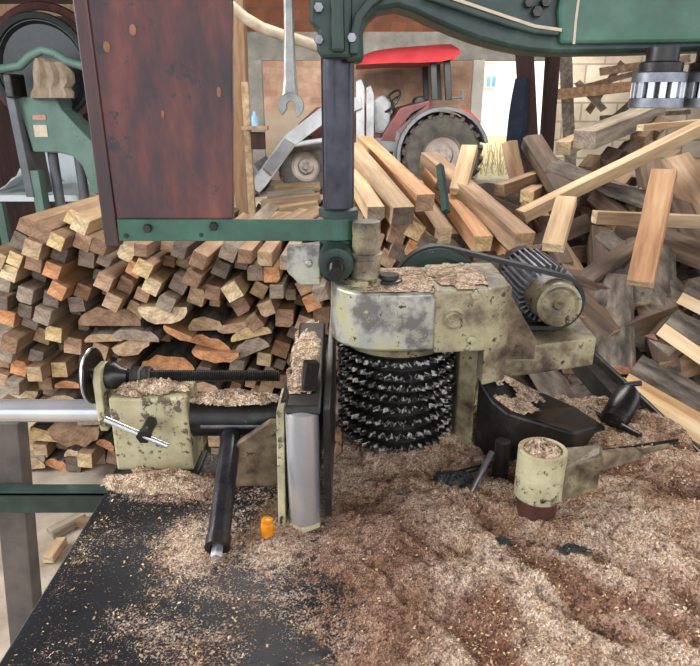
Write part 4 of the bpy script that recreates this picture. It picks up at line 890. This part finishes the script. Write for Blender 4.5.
# housing: plan outline rounded on the left
def plan(pts, z0, z1): return [V((x, y, z0)) for x, y in pts], (0, 0, z1 - z0)
hp = []
cx, cy, rr = .065, 1.285, .105
for k in range(13):
    a = math.radians(270 - k * 15); hp.append((cx + rr * math.cos(a), cy + rr * math.sin(a)))
hp += [(.27, cy + rr + .01), (.27, cy - rr + .015)]
bm = B(); a_, v_ = plan(hp, 1.030, 1.150); prism(bm, a_, v_); hs = obj('housing', bm, 'bare_cream', FD, smooth=True, bevel=.006)
bm = B(); a_, v_ = plan([(.165, cy - rr - .004), (.272, cy - rr + .010), (.272, cy + rr + .02), (.165, cy + rr + .005)], 1.028, 1.156); prism(bm, a_, v_); cv = obj('bearing_housing', bm, 'worn_cream', FD, bevel=.006)
p = PY(453, 319, 1.18); bm = B(); lathe(bm, (p.x, 1.186, p.z), (0, -1, 0), [(0, .026), (.006, .025), (.008, .018), (.016, .017), (.018, .014), (.015, .010), (.015, .0)], 28, cap=False); obj('shaft_cap', bm, 'worn_cream', cv, smooth=True)
for (x, y) in ((439, 295), (476, 296), (472, 341)):
    p = PY(x, y, 1.18); bm = B(); lathe(bm, (p.x, 1.187, p.z), (0, -1, 0), [(0, .010), (.006, .009), (.008, .006)], 14); obj('screw', bm, 'worn_cream', cv, smooth=True)
# upright column
cA = PY(481, 288, 1.19); cB = PY(509, 286, 1.24)
bm = B(); prism(bm, [V((.268, 1.19, 1.156)), V((.322, 1.22, 1.156)), V((.322, 1.44, 1.156)), V((.268, 1.41, 1.156))], (0, 0, -.205)); obj('column', bm, 'worn_cream', FD, bevel=.006)
bm = B(); prism(bm, [V((.235, 1.27, .77)), V((.268, 1.24, .77)), V((.30, 1.40, .77)), V((.235, 1.42, .77))], (0, 0, .26)); obj('web', bm, 'worn_cream', FD, bevel=.006)
FA = [PY(478, 378, 1.25), PY(492, 400, 1.215), PY(508, 413, 1.19), PY(545, 424, 1.19), PY(574, 433, 1.20)]
FB = [PY(508, 375, 1.31), PY(526, 384, 1.33), PY(546, 393, 1.35), PY(575, 406, 1.36), PY(606, 426, 1.35)]
bm = B(); rings(bm, [[a, b, V((b.x, b.y, TZ + .002)), V((a.x, a.y, TZ + .002))] for a, b in zip(FA, FB)]); obj('foot', bm, 'black_iron', FD, bevel=.006)
bm = B(); g = {}; sub = 8
for i in range(4 * sub + 1):
    k = min(i // sub, 3); t = i / sub - k; A = FA[k].lerp(FA[k + 1], t); Bq = FB[k].lerp(FB[k + 1], t)
    for j in range(13):
        q = A.lerp(Bq, .08 + .86 * j / 12); e = min(1, 3 * min(i, 4 * sub - i) / sub, 3 * min(j, 12 - j) / 6)
        g[i, j] = bm.verts.new(q + V((0, 0, .0005 + .006 * e * (1 + noise.noise(q * 60)))))
for (i, j) in list(g):
    k = [(i, j), (i + 1, j), (i + 1, j + 1), (i, j + 1)]
    if all(q in g for q in k) and noise.noise(g[i, j].co * 22) > -.28 + .5 * max(0, i / sub - 1.4): bm.faces.new([g[q] for q in k])
bmesh.ops.delete(bm, geom=[v for v in bm.verts if not v.link_faces], context='VERTS')
o = obj('sawdust', bm, 'dust', smooth=True); tag(o, 'sawdust lying on the sloping dark foot of the feed unit', 'sawdust', kind='stuff')
# motor mount
bm = B(); prism(bm, [V((.320, 1.30, 1.125)), V((.330, 1.30, 1.13)), V((.405, 1.30, 1.01)), V((.405, 1.30, .965)), V((.320, 1.30, .965))], (0, .014, 0)); obj('gusset', bm, 'dusty_iron', FD, bevel=.002)
bm = B(); prism(bm, [V((.318, 1.32, .905)), V((.56, 1.36, .925)), V((.56, 1.36, .995)), V((.318, 1.32, .978))], (0.02, .30, 0)); obj('motor_shelf', bm, 'worn_cream', FD, bevel=.005)
# motor
MT = thing('electric_motor', 'ribbed electric motor with round worn end on the shelf', 'motor', (.48, 1.5, 1.0))
mc = PY(560, 306, 1.36); mx, mz = mc.x, mc.z
ribs = []
bm = B(); lathe(bm, (mx, 1.44, mz), (0, 1, 0), [(0, .04), (0, .055), (.22, .055), (.22, .03)], 40)
for k in range(30):
    a = 2 * PI * k / 30; m4 = Matrix.Translation((mx, 1.44, mz)) @ Matrix.Rotation(a, 4, 'Y'); box(bm, (-.0022, .012, .050), (.0022, .20, .070), 0, m4)
obj('ribbed_body', bm, 'dull_steel', MT)
bm = B(); lathe(bm, (mx, 1.65, mz), (0, 1, 0), [(0, .066), (.04, .066), (.05, .05)], 32); obj('fan_cover', bm, 'black_iron', MT, smooth=True)
bm = B(); lathe(bm, (mx, 1.362, mz), (0, 1, 0), [(.010, 0.001), (.004, .010), (.008, .014), (.004, .024), (.007, .036), (.0, .044), (.002, .050), (.012, .052), (.05, .050), (.08, .056)], 40, cap=False); obj('pulley', bm, 'worn_cream', MT, smooth=True)
bm = B(); box(bm, (mx - .05, 1.47, .997), (mx + .05, 1.62, mz - .045)); obj('mounting_foot', bm, 'black_iron', MT, bevel=.003)
# big pulley and belt
px_, pz_ = PY(437, 290, 1.43).x, PY(437, 290, 1.43).z; PR = .098
PL = thing('drive_pulley', 'dark green drive pulley rising behind the feed housing', 'pulley', (px_, 1.45, pz_ - PR))
bm = B(); lathe(bm, (px_, 1.425, pz_), (0, 1, 0), [(0, PR - .02), (0, PR), (.008, PR), (.012, PR - .008), (.034, PR - .008), (.038, PR), (.045, PR), (.045, PR - .02)], 48, cap=False)
lathe(bm, (px_, 1.432, pz_), (0, 1, 0), [(0, PR - .018), (.03, PR - .02)], 48); obj('rim', bm, 'dark_green', PL, smooth=True)
bm = B(); cyl(bm, (px_, 1.40, pz_), (px_, 1.50, pz_), .02); obj('axle', bm, 'black_iron', PL, smooth=True)
bm = B(); r1, r2 = PR - .004, .056; D = V((mx - px_, 0, mz - pz_)); dist = D.length; th = math.atan2(D.z, D.x); be = math.acos((r1 - r2) / dist)
path = []
for k in range(25):
    a = th + be + (2 * PI - 2 * be) * k / 24; path.append((px_ + r1 * math.cos(a), pz_ + r1 * math.sin(a), math.cos(a), math.sin(a)))
for k in range(13):
    a = th - be + 2 * be * k / 12; path.append((mx + r2 * math.cos(a), mz + r2 * math.sin(a), math.cos(a), math.sin(a)))
ya, yb = 1.392, 1.422
cs = []
for i, (x, z, c_, s_) in enumerate(path):
    k = 0 if i < 25 else 1
    y_a, y_b = (1.434, 1.462) if not k else (1.385, 1.413)
    cs.append([V((x, y_a, z)), V((x + .009 * c_, y_a, z + .009 * s_)), V((x + .009 * c_, y_b, z + .009 * s_)), V((x, y_b, z))])
rings(bm, cs, False, closed=True); tag(obj('drive_belt', bm, 'belt_rubber', smooth=True), 'black belt running from the dark pulley to the motor', 'belt')
dust_pile(.09, 1.285, 1.151, .125, .100, .006, 15, 'sawdust on the rounded top of the feed housing')
dust_pile(.22, 1.29, 1.157, .06, .105, .006, 16, 'sawdust crust on the bearing block top')
# worn vertical pipe standing on the housing
WP = thing('worn_pipe', 'short worn grey pipe standing on the left of the feed housing', 'pipe', (PY(366, 272, 1.25).x, 1.25, 1.151))
x = WP.location.x; bm = B(); lathe(bm, (x, 1.26, 1.151), (0, 0, 1), [(0, .040), (.012, .040), (.014, .030), (.05, .029), (.052, .033), (.062, .033), (.064, .028), (.125, .028)], 32); obj('sleeve', bm, 'worn_cream', WP, smooth=True)
bm = B(); lathe(bm, (x + .047, 1.25, 1.151), (0, 0, 1), [(0, .026), (.010, .026), (.012, .02), (.02, .02)], 24); obj('neighbour_boss', bm, 'black_iron', WP, smooth=True)

# ------------------------------------------------------------------ front collar with arm
CL = thing('collar_clamp', 'upright cream collar with sawdust top and dark arm on table', 'clamp', (.353, 1.05, TZ))
cX, cY = .345, 1.004
bm = B(); lathe(bm, (cX, cY, TZ + .005), (0, 0, 1), [(0, .036), (.07, .036)], 36); obj('base_ring', bm, 'red_brown_iron', CL, smooth=True)
bm = B(); lathe(bm, (cX, cY, TZ + .068), (0, 0, 1), [(0, .038), (.003, .043), (.096, .043), (.098, .040), (.096, .034), (.08, .034)], 40, cap=False)
lathe(bm, (cX, cY, TZ + .152), (0, 0, 1), [(0, .034), (.001, .0)], 30, cap=False); obj('collar', bm, 'yellow_paint', CL, smooth=True)
bm = B(); prism(bm, [V((cX + .030, cY - .028, .82)), V((cX + .06, cY - .012, .82)), V((cX + .105, cY - .008, .83)), V((cX + .115, cY + .02, .84)), V((cX + .05, cY + .03, .82)), V((cX + .02, cY + .03, .82))], (0, 0, .075)); obj('lug', bm, 'worn_cream', CL, bevel=.006)
bm = B(); a = V((cX + .10, cY + .02, .875)); b = PY(640, 453, 1.13)
cs = []
for t, hh, ww in ((0, .018, .010), (.5, .014, .010), (.85, .012, .009), (1, .007, .008)):
    c = a.lerp(b, t); cs.append([c + V((0, -ww, -hh)), c + V((0, ww, -hh)), c + V((0, ww, hh)), c + V((0, -ww, hh))])
rings(bm, cs); e = PY(668, 446, 1.15); cyl(bm, b - V((.01, 0, 0)), e, .006, seg=10); obj('arm', bm, 'dusty_iron', CL, bevel=.002)
bm = B(); mound(bm, cX, cY, TZ + .156, .036, .036, .024, 21, n=20, rag=.12); o = obj('sawdust', bm, 'dust')
for p_ in o.data.polygons: p_.use_smooth = True
tag(o, 'small cone of sawdust filling the top of the cream collar', 'sawdust', kind='stuff')
# stub pin & black rags at its left
ST = thing('stub_pin', 'short dark pin with slanting rod left of the cream collar', 'pin', (PZ(503, 480, TZ).x, 1.13, TZ))
p = PY(503, 441, 1.13); bm = B(); cyl(bm, (p.x, 1.13, TZ + .005), (p.x, 1.13, p.z), .017, .015); obj('pin', bm, 'black_iron', ST, smooth=True)
bm = B(); cyl(bm, PY(492, 452, 1.12), PZ(466, 501, TZ + .02), .0065, seg=12); obj('rod', bm, 'dull_steel', ST, smooth=True)
bm = B(); cyl(bm, PY(500, 462, 1.14), PZ(440, 478, TZ + .03), .006, seg=12); obj('rod', bm, 'black_iron', ST, smooth=True)
for (x, y, rx, ry, h, lb) in ((452, 486, .045, .03, .028, 'black oily rag clump left of the stub pin'), (572, 562, .030, .016, .012, 'small black scrap on the sawdust in front of the collar'), (500, 545, .020, .012, .010, 'tiny black scrap on the sawdust left of the collar base')):
    p = PZ(x, y, TZ + .02); bm = B(); mound(bm, p.x, p.y, TZ + height(p.x, p.y) - .002, rx, ry, h * .6, x * .1, n=22, rag=.7, amp=.35); tag(obj('black_rag', bm, 'belt_rubber'), lb, 'rag')
# black canister by the foot
CN = thing('black_canister', 'black tilted canister with spout behind the dark arm', 'canister', (.62, 1.4, TZ))
a = PY(612, 424, 1.36); b = PY(632, 388, 1.46); d = (b - a).normalized()
bm = B(); lathe(bm, a, d, [(0, .020), (.004, .030), (.018, .033), (.022, .030), (.030, .033), (.085, .034), (.115, .028), (.125, .016), (.13, .016)], 28); obj('body', bm, 'black_iron', CN, smooth=True)
bm = B(); cyl(bm, PY(624, 385, 1.45), PY(641, 383, 1.45), .007); obj('spout', bm, 'belt_rubber', CN, smooth=True)
bm = B(); prism(bm, [V((a.x - .03, 1.33, TZ + .01)), V((a.x + .06, 1.33, TZ + .01)), V((a.x + .05, 1.33, a.z - .01)), V((a.x - .02, 1.33, a.z - .02))], (0, .16, 0)); obj('stand', bm, 'black_iron', CN, bevel=.005)
bm = B(); cyl(bm, PZ(560, 458, TZ + .03), PZ(690, 440, TZ + .03), .007, seg=12); tag(obj('steel_rod', bm, 'black_iron', smooth=True), 'long dark rod lying on the sawdust behind the arm', 'rod')
bm = B(); cyl(bm, PZ(588, 408, TZ + .03), PZ(640, 436, TZ + .03), .008, seg=12); tag(obj('steel_rod', bm, 'black_iron', smooth=True), 'short dark rod lying under the black canister', 'rod')

# ------------------------------------------------------------------ upper frame: guide post, arm, strap, board
UF = thing('overhead_saw', 'dark green cast saw arm and round steel guide post overhead', 'machine', (-.02, 1.3, 1.2))
px0 = PY(338, 130, 1.3).x
bm = B(); cyl(bm, (px0, 1.3, 1.15), (px0, 1.3, 1.75), .0315, seg=40); obj('guide_post', bm, 'post_steel', UF, smooth=True)
AY = 1.24
def ap(l, Y=AY): return [PY(x, y, Y) for x, y in l]
bm = B(); out = [(364, 61), (363, 34), (367, 20), (379, 10), (398, 7), (414, 12), (430, 20), (458, 32), (480, 40), (505, 47), (530, 52), (560, 54), (640, 53), (720, 50), (790, 48), (790, -60), (346, -60), (346, 62)]
prism(bm, ap(out), (0, .10, 0)); arm = obj('arm_casting', bm, 'dark_green', UF, smooth=True, bevel=.008)
bm = B(); prism(bm, ap([(566, -40), (790, -40), (790, 40), (660, 43), (560, 44), (558, 10)], AY - .014), (0, .02, 0)); obj('arm_panel', bm, 'green_paint', UF, bevel=.006)
def ribbon(bm, l, Y0, Y1, th):
    pts = [PY(x, y, Y0) for x, y in l]; cs = []
    for i, p in enumerate(pts):
        d = (pts[min(i + 1, len(pts) - 1)] - pts[max(i - 1, 0)]); n_ = V((-d.z, 0, d.x)).normalized() * th
        cs.append([p - n_, p + n_, p + n_ + V((0, Y1 - Y0, 0)), p - n_ + V((0, Y1 - Y0, 0))])
    rings(bm, cs)
bm = B(); ribbon(bm, [(354, 54), (355, 34), (359, 16), (370, 2), (384, -8)], AY - .02, AY + .01, .008); ribbon(bm, [(424, -6), (450, 3), (480, 13), (510, 23), (536, 30), (560, 32)], AY - .02, AY + .01, .006); obj('flange', bm, 'dark_green', UF, bevel=.003)
bm = B(); ribbon(bm, [(440, -6), (470, 4), (505, 16), (535, 26), (562, 30)], AY - .022, AY - .019, .0025); ribbon(bm, [(574, 44), (576, 20), (580, -10)], AY - .0155, AY - .013, .002); obj('chipped_edge', bm, 'paper_sticker', UF)
bm = B()
for (x, y, r) in ((536, 12, .010), (545, 2, .010), (528, 3, .009)):
    p = PY(x, y, AY - .002); hexa(bm, p, (0, -1, 0), r, .012)
obj('bolt', bm, 'black_iron', UF)
bm = B(); prism(bm, ap([(312, -40), (352, -40), (352, 58), (322, 58), (316, 50), (318, 30), (309, 22)], AY - .01), (0, .11, 0)); prism(bm, ap([(330, -40), (343, -40), (345, 52), (331, 52)], AY - .024), (0, .02, 0)); obj('post_clamp', bm, 'dark_green', UF, bevel=.006)
for (x, y) in ((319, 8), (319, 40), (352, 38)):
    p = PY(x, y, AY - .012); bm = B(); hexa(bm, p, (0, -1, 0), .009, .012); obj('bolt', bm, 'dull_steel', UF)
# strap (wraps the post)
bm = B()
s0 = PY(118, 234, 1.255); s1 = PY(318, 230, 1.255); zc = 1.258
path = [(s0.x, 1.262), (s0.x + .1, 1.262), (-.12, 1.262), (-.075, 1.262)]
for k in range(13):
    a = math.radians(-110 + k * 16); path.append((px0 + .036 * math.cos(a), 1.3 + .038 * math.sin(a)))
cs = []
for i, (x, y) in enumerate(path):
    a = path[max(i - 1, 0)]; b = path[min(i + 1, len(path) - 1)]; n_ = V((b[1] - a[1], -(b[0] - a[0]), 0)).normalized() * .004
    h0 = .0215
    q = V((x, y, zc))
    cs.append([q + n_ - V((0, 0, h0)), q - n_ - V((0, 0, h0)), q - n_ + V((0, 0, h0)), q + n_ + V((0, 0, h0))])
rings(bm, cs); obj('strap', bm, 'green_paint', UF, bevel=.0015)
for (x, y, r) in ((148, 228, .009), (214, 226, .009), (201, 235, .004), (126, 236, .005)):
    p = PY(x, y, 1.257); bm = B(); hexa(bm, V((p.x, 1.258, p.z)), (0, -1, 0), r, .010 if r > .006 else .003); obj('strap_bolt', bm, 'black_iron', UF)
bm = B(); lathe(bm, (px0, 1.3, zc + .022), (0, 0, 1), [(0, .040), (.014, .040), (.018, .034)], 32); obj('post_collar', bm, 'dark_green', UF, smooth=True)
bm = B(); lathe(bm, (px0, 1.3, zc - .075), (0, 0, 1), [(0, .034), (.004, .040), (.052, .040)], 32); obj('lower_collar', bm, 'dark_green', UF, smooth=True)
kc = PY(336, 270, 1.21)
bm = B(); lathe(bm, (kc.x, 1.275, kc.z + .012), (0, -1, -.12), [(0, .036), (.040, .036), (.050, .034), (.052, .026), (.050, .0)], 36, cap=False); kb = obj('clamp_boss', bm, 'dark_green', UF, smooth=True)
bm = B(); prof = [(0, .018), (.008, .018), (.0085, .010)]
for k in range(10): prof += [(.009 + k * .004, .0115), (.011 + k * .004, .0135)]
lathe(bm, (kc.x, 1.222, kc.z + .006), (.0, -1, -.12), prof, 20); obj('threaded_stud', bm, 'black_iron', kb)
bm = B(); prism(bm, ap([(287, 248), (320, 244), (320, 285), (300, 285), (287, 272)], 1.27), (0, .03, 0)); hexa(bm, PY(309, 263, 1.27), (0, -1, 0), .008, .01); obj('side_bracket', bm, 'bare_cream', UF, bevel=.003)

# red board
BD = thing('red_board', 'dark red-brown wooden guard board bolted to the green strap', 'board', (-.37, 1.29, 1.24))
bl = PY(119, 222, 1.27); brr = PY(233, 222, 1.27); tl_ = PY(80, -30, 1.27); tr = PY(231, -30, 1.27)
bm = B(); prism(bm, [V((bl.x - .004, 1.268, bl.z - .012)), V((brr.x, 1.268, bl.z - .012)), V((PY(232, -30, 1.27).x, 1.268, tr.z)), V((tl_.x, 1.268, tl_.z))], (0, .018, 0)); obj('panel', bm, 'board_red', BD, bevel=.003)
a = PY(105, 247, 1.262); b = PY(68, -30, 1.262); wd = PY(119, 247, 1.262).x - a.x; wt = PY(83, -30, 1.262).x - b.x
bm = B(); prism(bm, [a, a + V((wd, 0, 0)), b + V((wt, 0, 0)), b], (0, .03, 0)); ed = obj('edge_batten', bm, 'board_trim', BD, bevel=.003)
for (x, y, r) in ((107, 47, .008), (219, 92, .008), (163, 114, .006), (133, 30, .008)):
    p = PY(x, y, 1.268); bm = B(); n_ = 12
    vs = [V((p.x + r * (.5 if y > 90 else .8) * math.cos(2 * PI * k / n_) * (1 + .3 * noise.noise(V((k, x, 0)))), 1.2665, p.z + r * 1.2 * math.sin(2 * PI * k / n_) * (1 + .3 * noise.noise(V((k, y, 5)))))) for k in range(n_)]
    prism(bm, vs, (0, .004, 0)); q = obj('chipped_patch', bm, 'board_wear', BD)

# caged guide rollers under the arm
for i, (x0_, x1_, Y, lb) in enumerate(((632, 683, 1.2, 'left slotted steel cage roller hanging below the green arm'), (682, 732, 1.22, 'right slotted steel cage roller cut off by the right border'))):
    a = PY(x0_, 90, Y); b = PY(x1_, 90, Y); cx = (a.x + b.x) / 2; r = (b.x - a.x) / 2
    zt_ = PY(650, 72, Y).z; zb_ = PY(650, 108, Y).z
    c = thing('cage_roller', lb, 'roller', (cx, Y, zb_), 'cage rollers under the arm')
    bm = B(); lathe(bm, (cx, Y, zt_ - .018), (0, 0, 1), [(0, r * .9), (.001, r), (.016, r), (.018, r * .9)], 32); obj('top_ring', bm, 'dull_steel', c, smooth=True)
    bm = B(); lathe(bm, (cx, Y, zb_), (0, 0, 1), [(0, r * .9), (.001, r), (.016, r), (.018, r * .9)], 32); obj('bottom_ring', bm, 'dull_steel', c, smooth=True)
    bm = B(); cyl(bm, (cx, Y, zb_ + .01), (cx, Y, zt_ - .01), r * .72); obj('core', bm, 'black_iron', c, smooth=True)
    for k in range(14):
        t = 2 * PI * k / 14; bm = B(); m4 = Matrix.Translation((cx, Y, 0)) @ Matrix.Rotation(t, 4, 'Z'); box(bm, (r * .74, -.0055, zb_ + .015), (r * .97, .0055, zt_ - .015), 0, m4); obj('bar', bm, 'steel', c, bevel=.001)
    bm = B(); lathe(bm, (cx, Y, zt_ - .001), (0, 0, 1), [(0, r * .8), (.015, r * .8), (.018, r * .6), (.04, r * .6)], 24); obj('hub', bm, 'black_iron', c, smooth=True)

# hanging spanner
SPN = thing('hanging_spanner', 'long grey steel spanner hanging left of the guide post', 'spanner', (PY(290, 105, 1.1).x, 1.1, PY(290, 118, 1.1).z))
a = PY(288, -30, 1.1); b = PY(290.5, 98, 1.1)
bm = B(); cs = []
for t, w in ((0, .0075), (.5, .0085), (.85, .0105), (1, .014)):
    c = a.lerp(b, t); cs.append([c + V((-w, 0, 0)), c + V((-w * .6, -.005, 0)), c + V((w * .6, -.005, 0)), c + V((w, 0, 0)), c + V((w * .6, .005, 0)), c + V((-w * .6, .005, 0))])
rings(bm, cs); obj('shank', bm, 'spanner_steel', SPN, bevel=.001)
bm = B(); c = PY(291, 106, 1.1); n_ = 20; vs = []
for k in range(n_ + 1):
    t = math.radians(-60 + 300 * k / n_); vs.append(V((c.x + .024 * math.sin(t + PI * .0) * -1, 1.094, c.z + .024 * math.cos(t) * 1)))
vs2 = [V((c.x + .006, 1.094, c.z - .006)), V((c.x - .004, 1.094, c.z - .002))]
n2 = []
for k in range(9):
    t = math.radians(-62 + 0) ; 
ro, ri = .0205, .0070
ring = [(ro, t) for t in [math.radians(v) for v in range(-60, 226, 15)]] + [(ri, t) for t in [math.radians(v) for v in range(215, -51, -15)]]
prism(bm, [V((c.x + r * math.cos(t), 1.094, c.z + r * math.sin(t))) for r, t in [(r, t + math.radians(0)) for r, t in ring]], (0, .012, 0)); obj('jaw', bm, 'spanner_steel', SPN, bevel=.001)
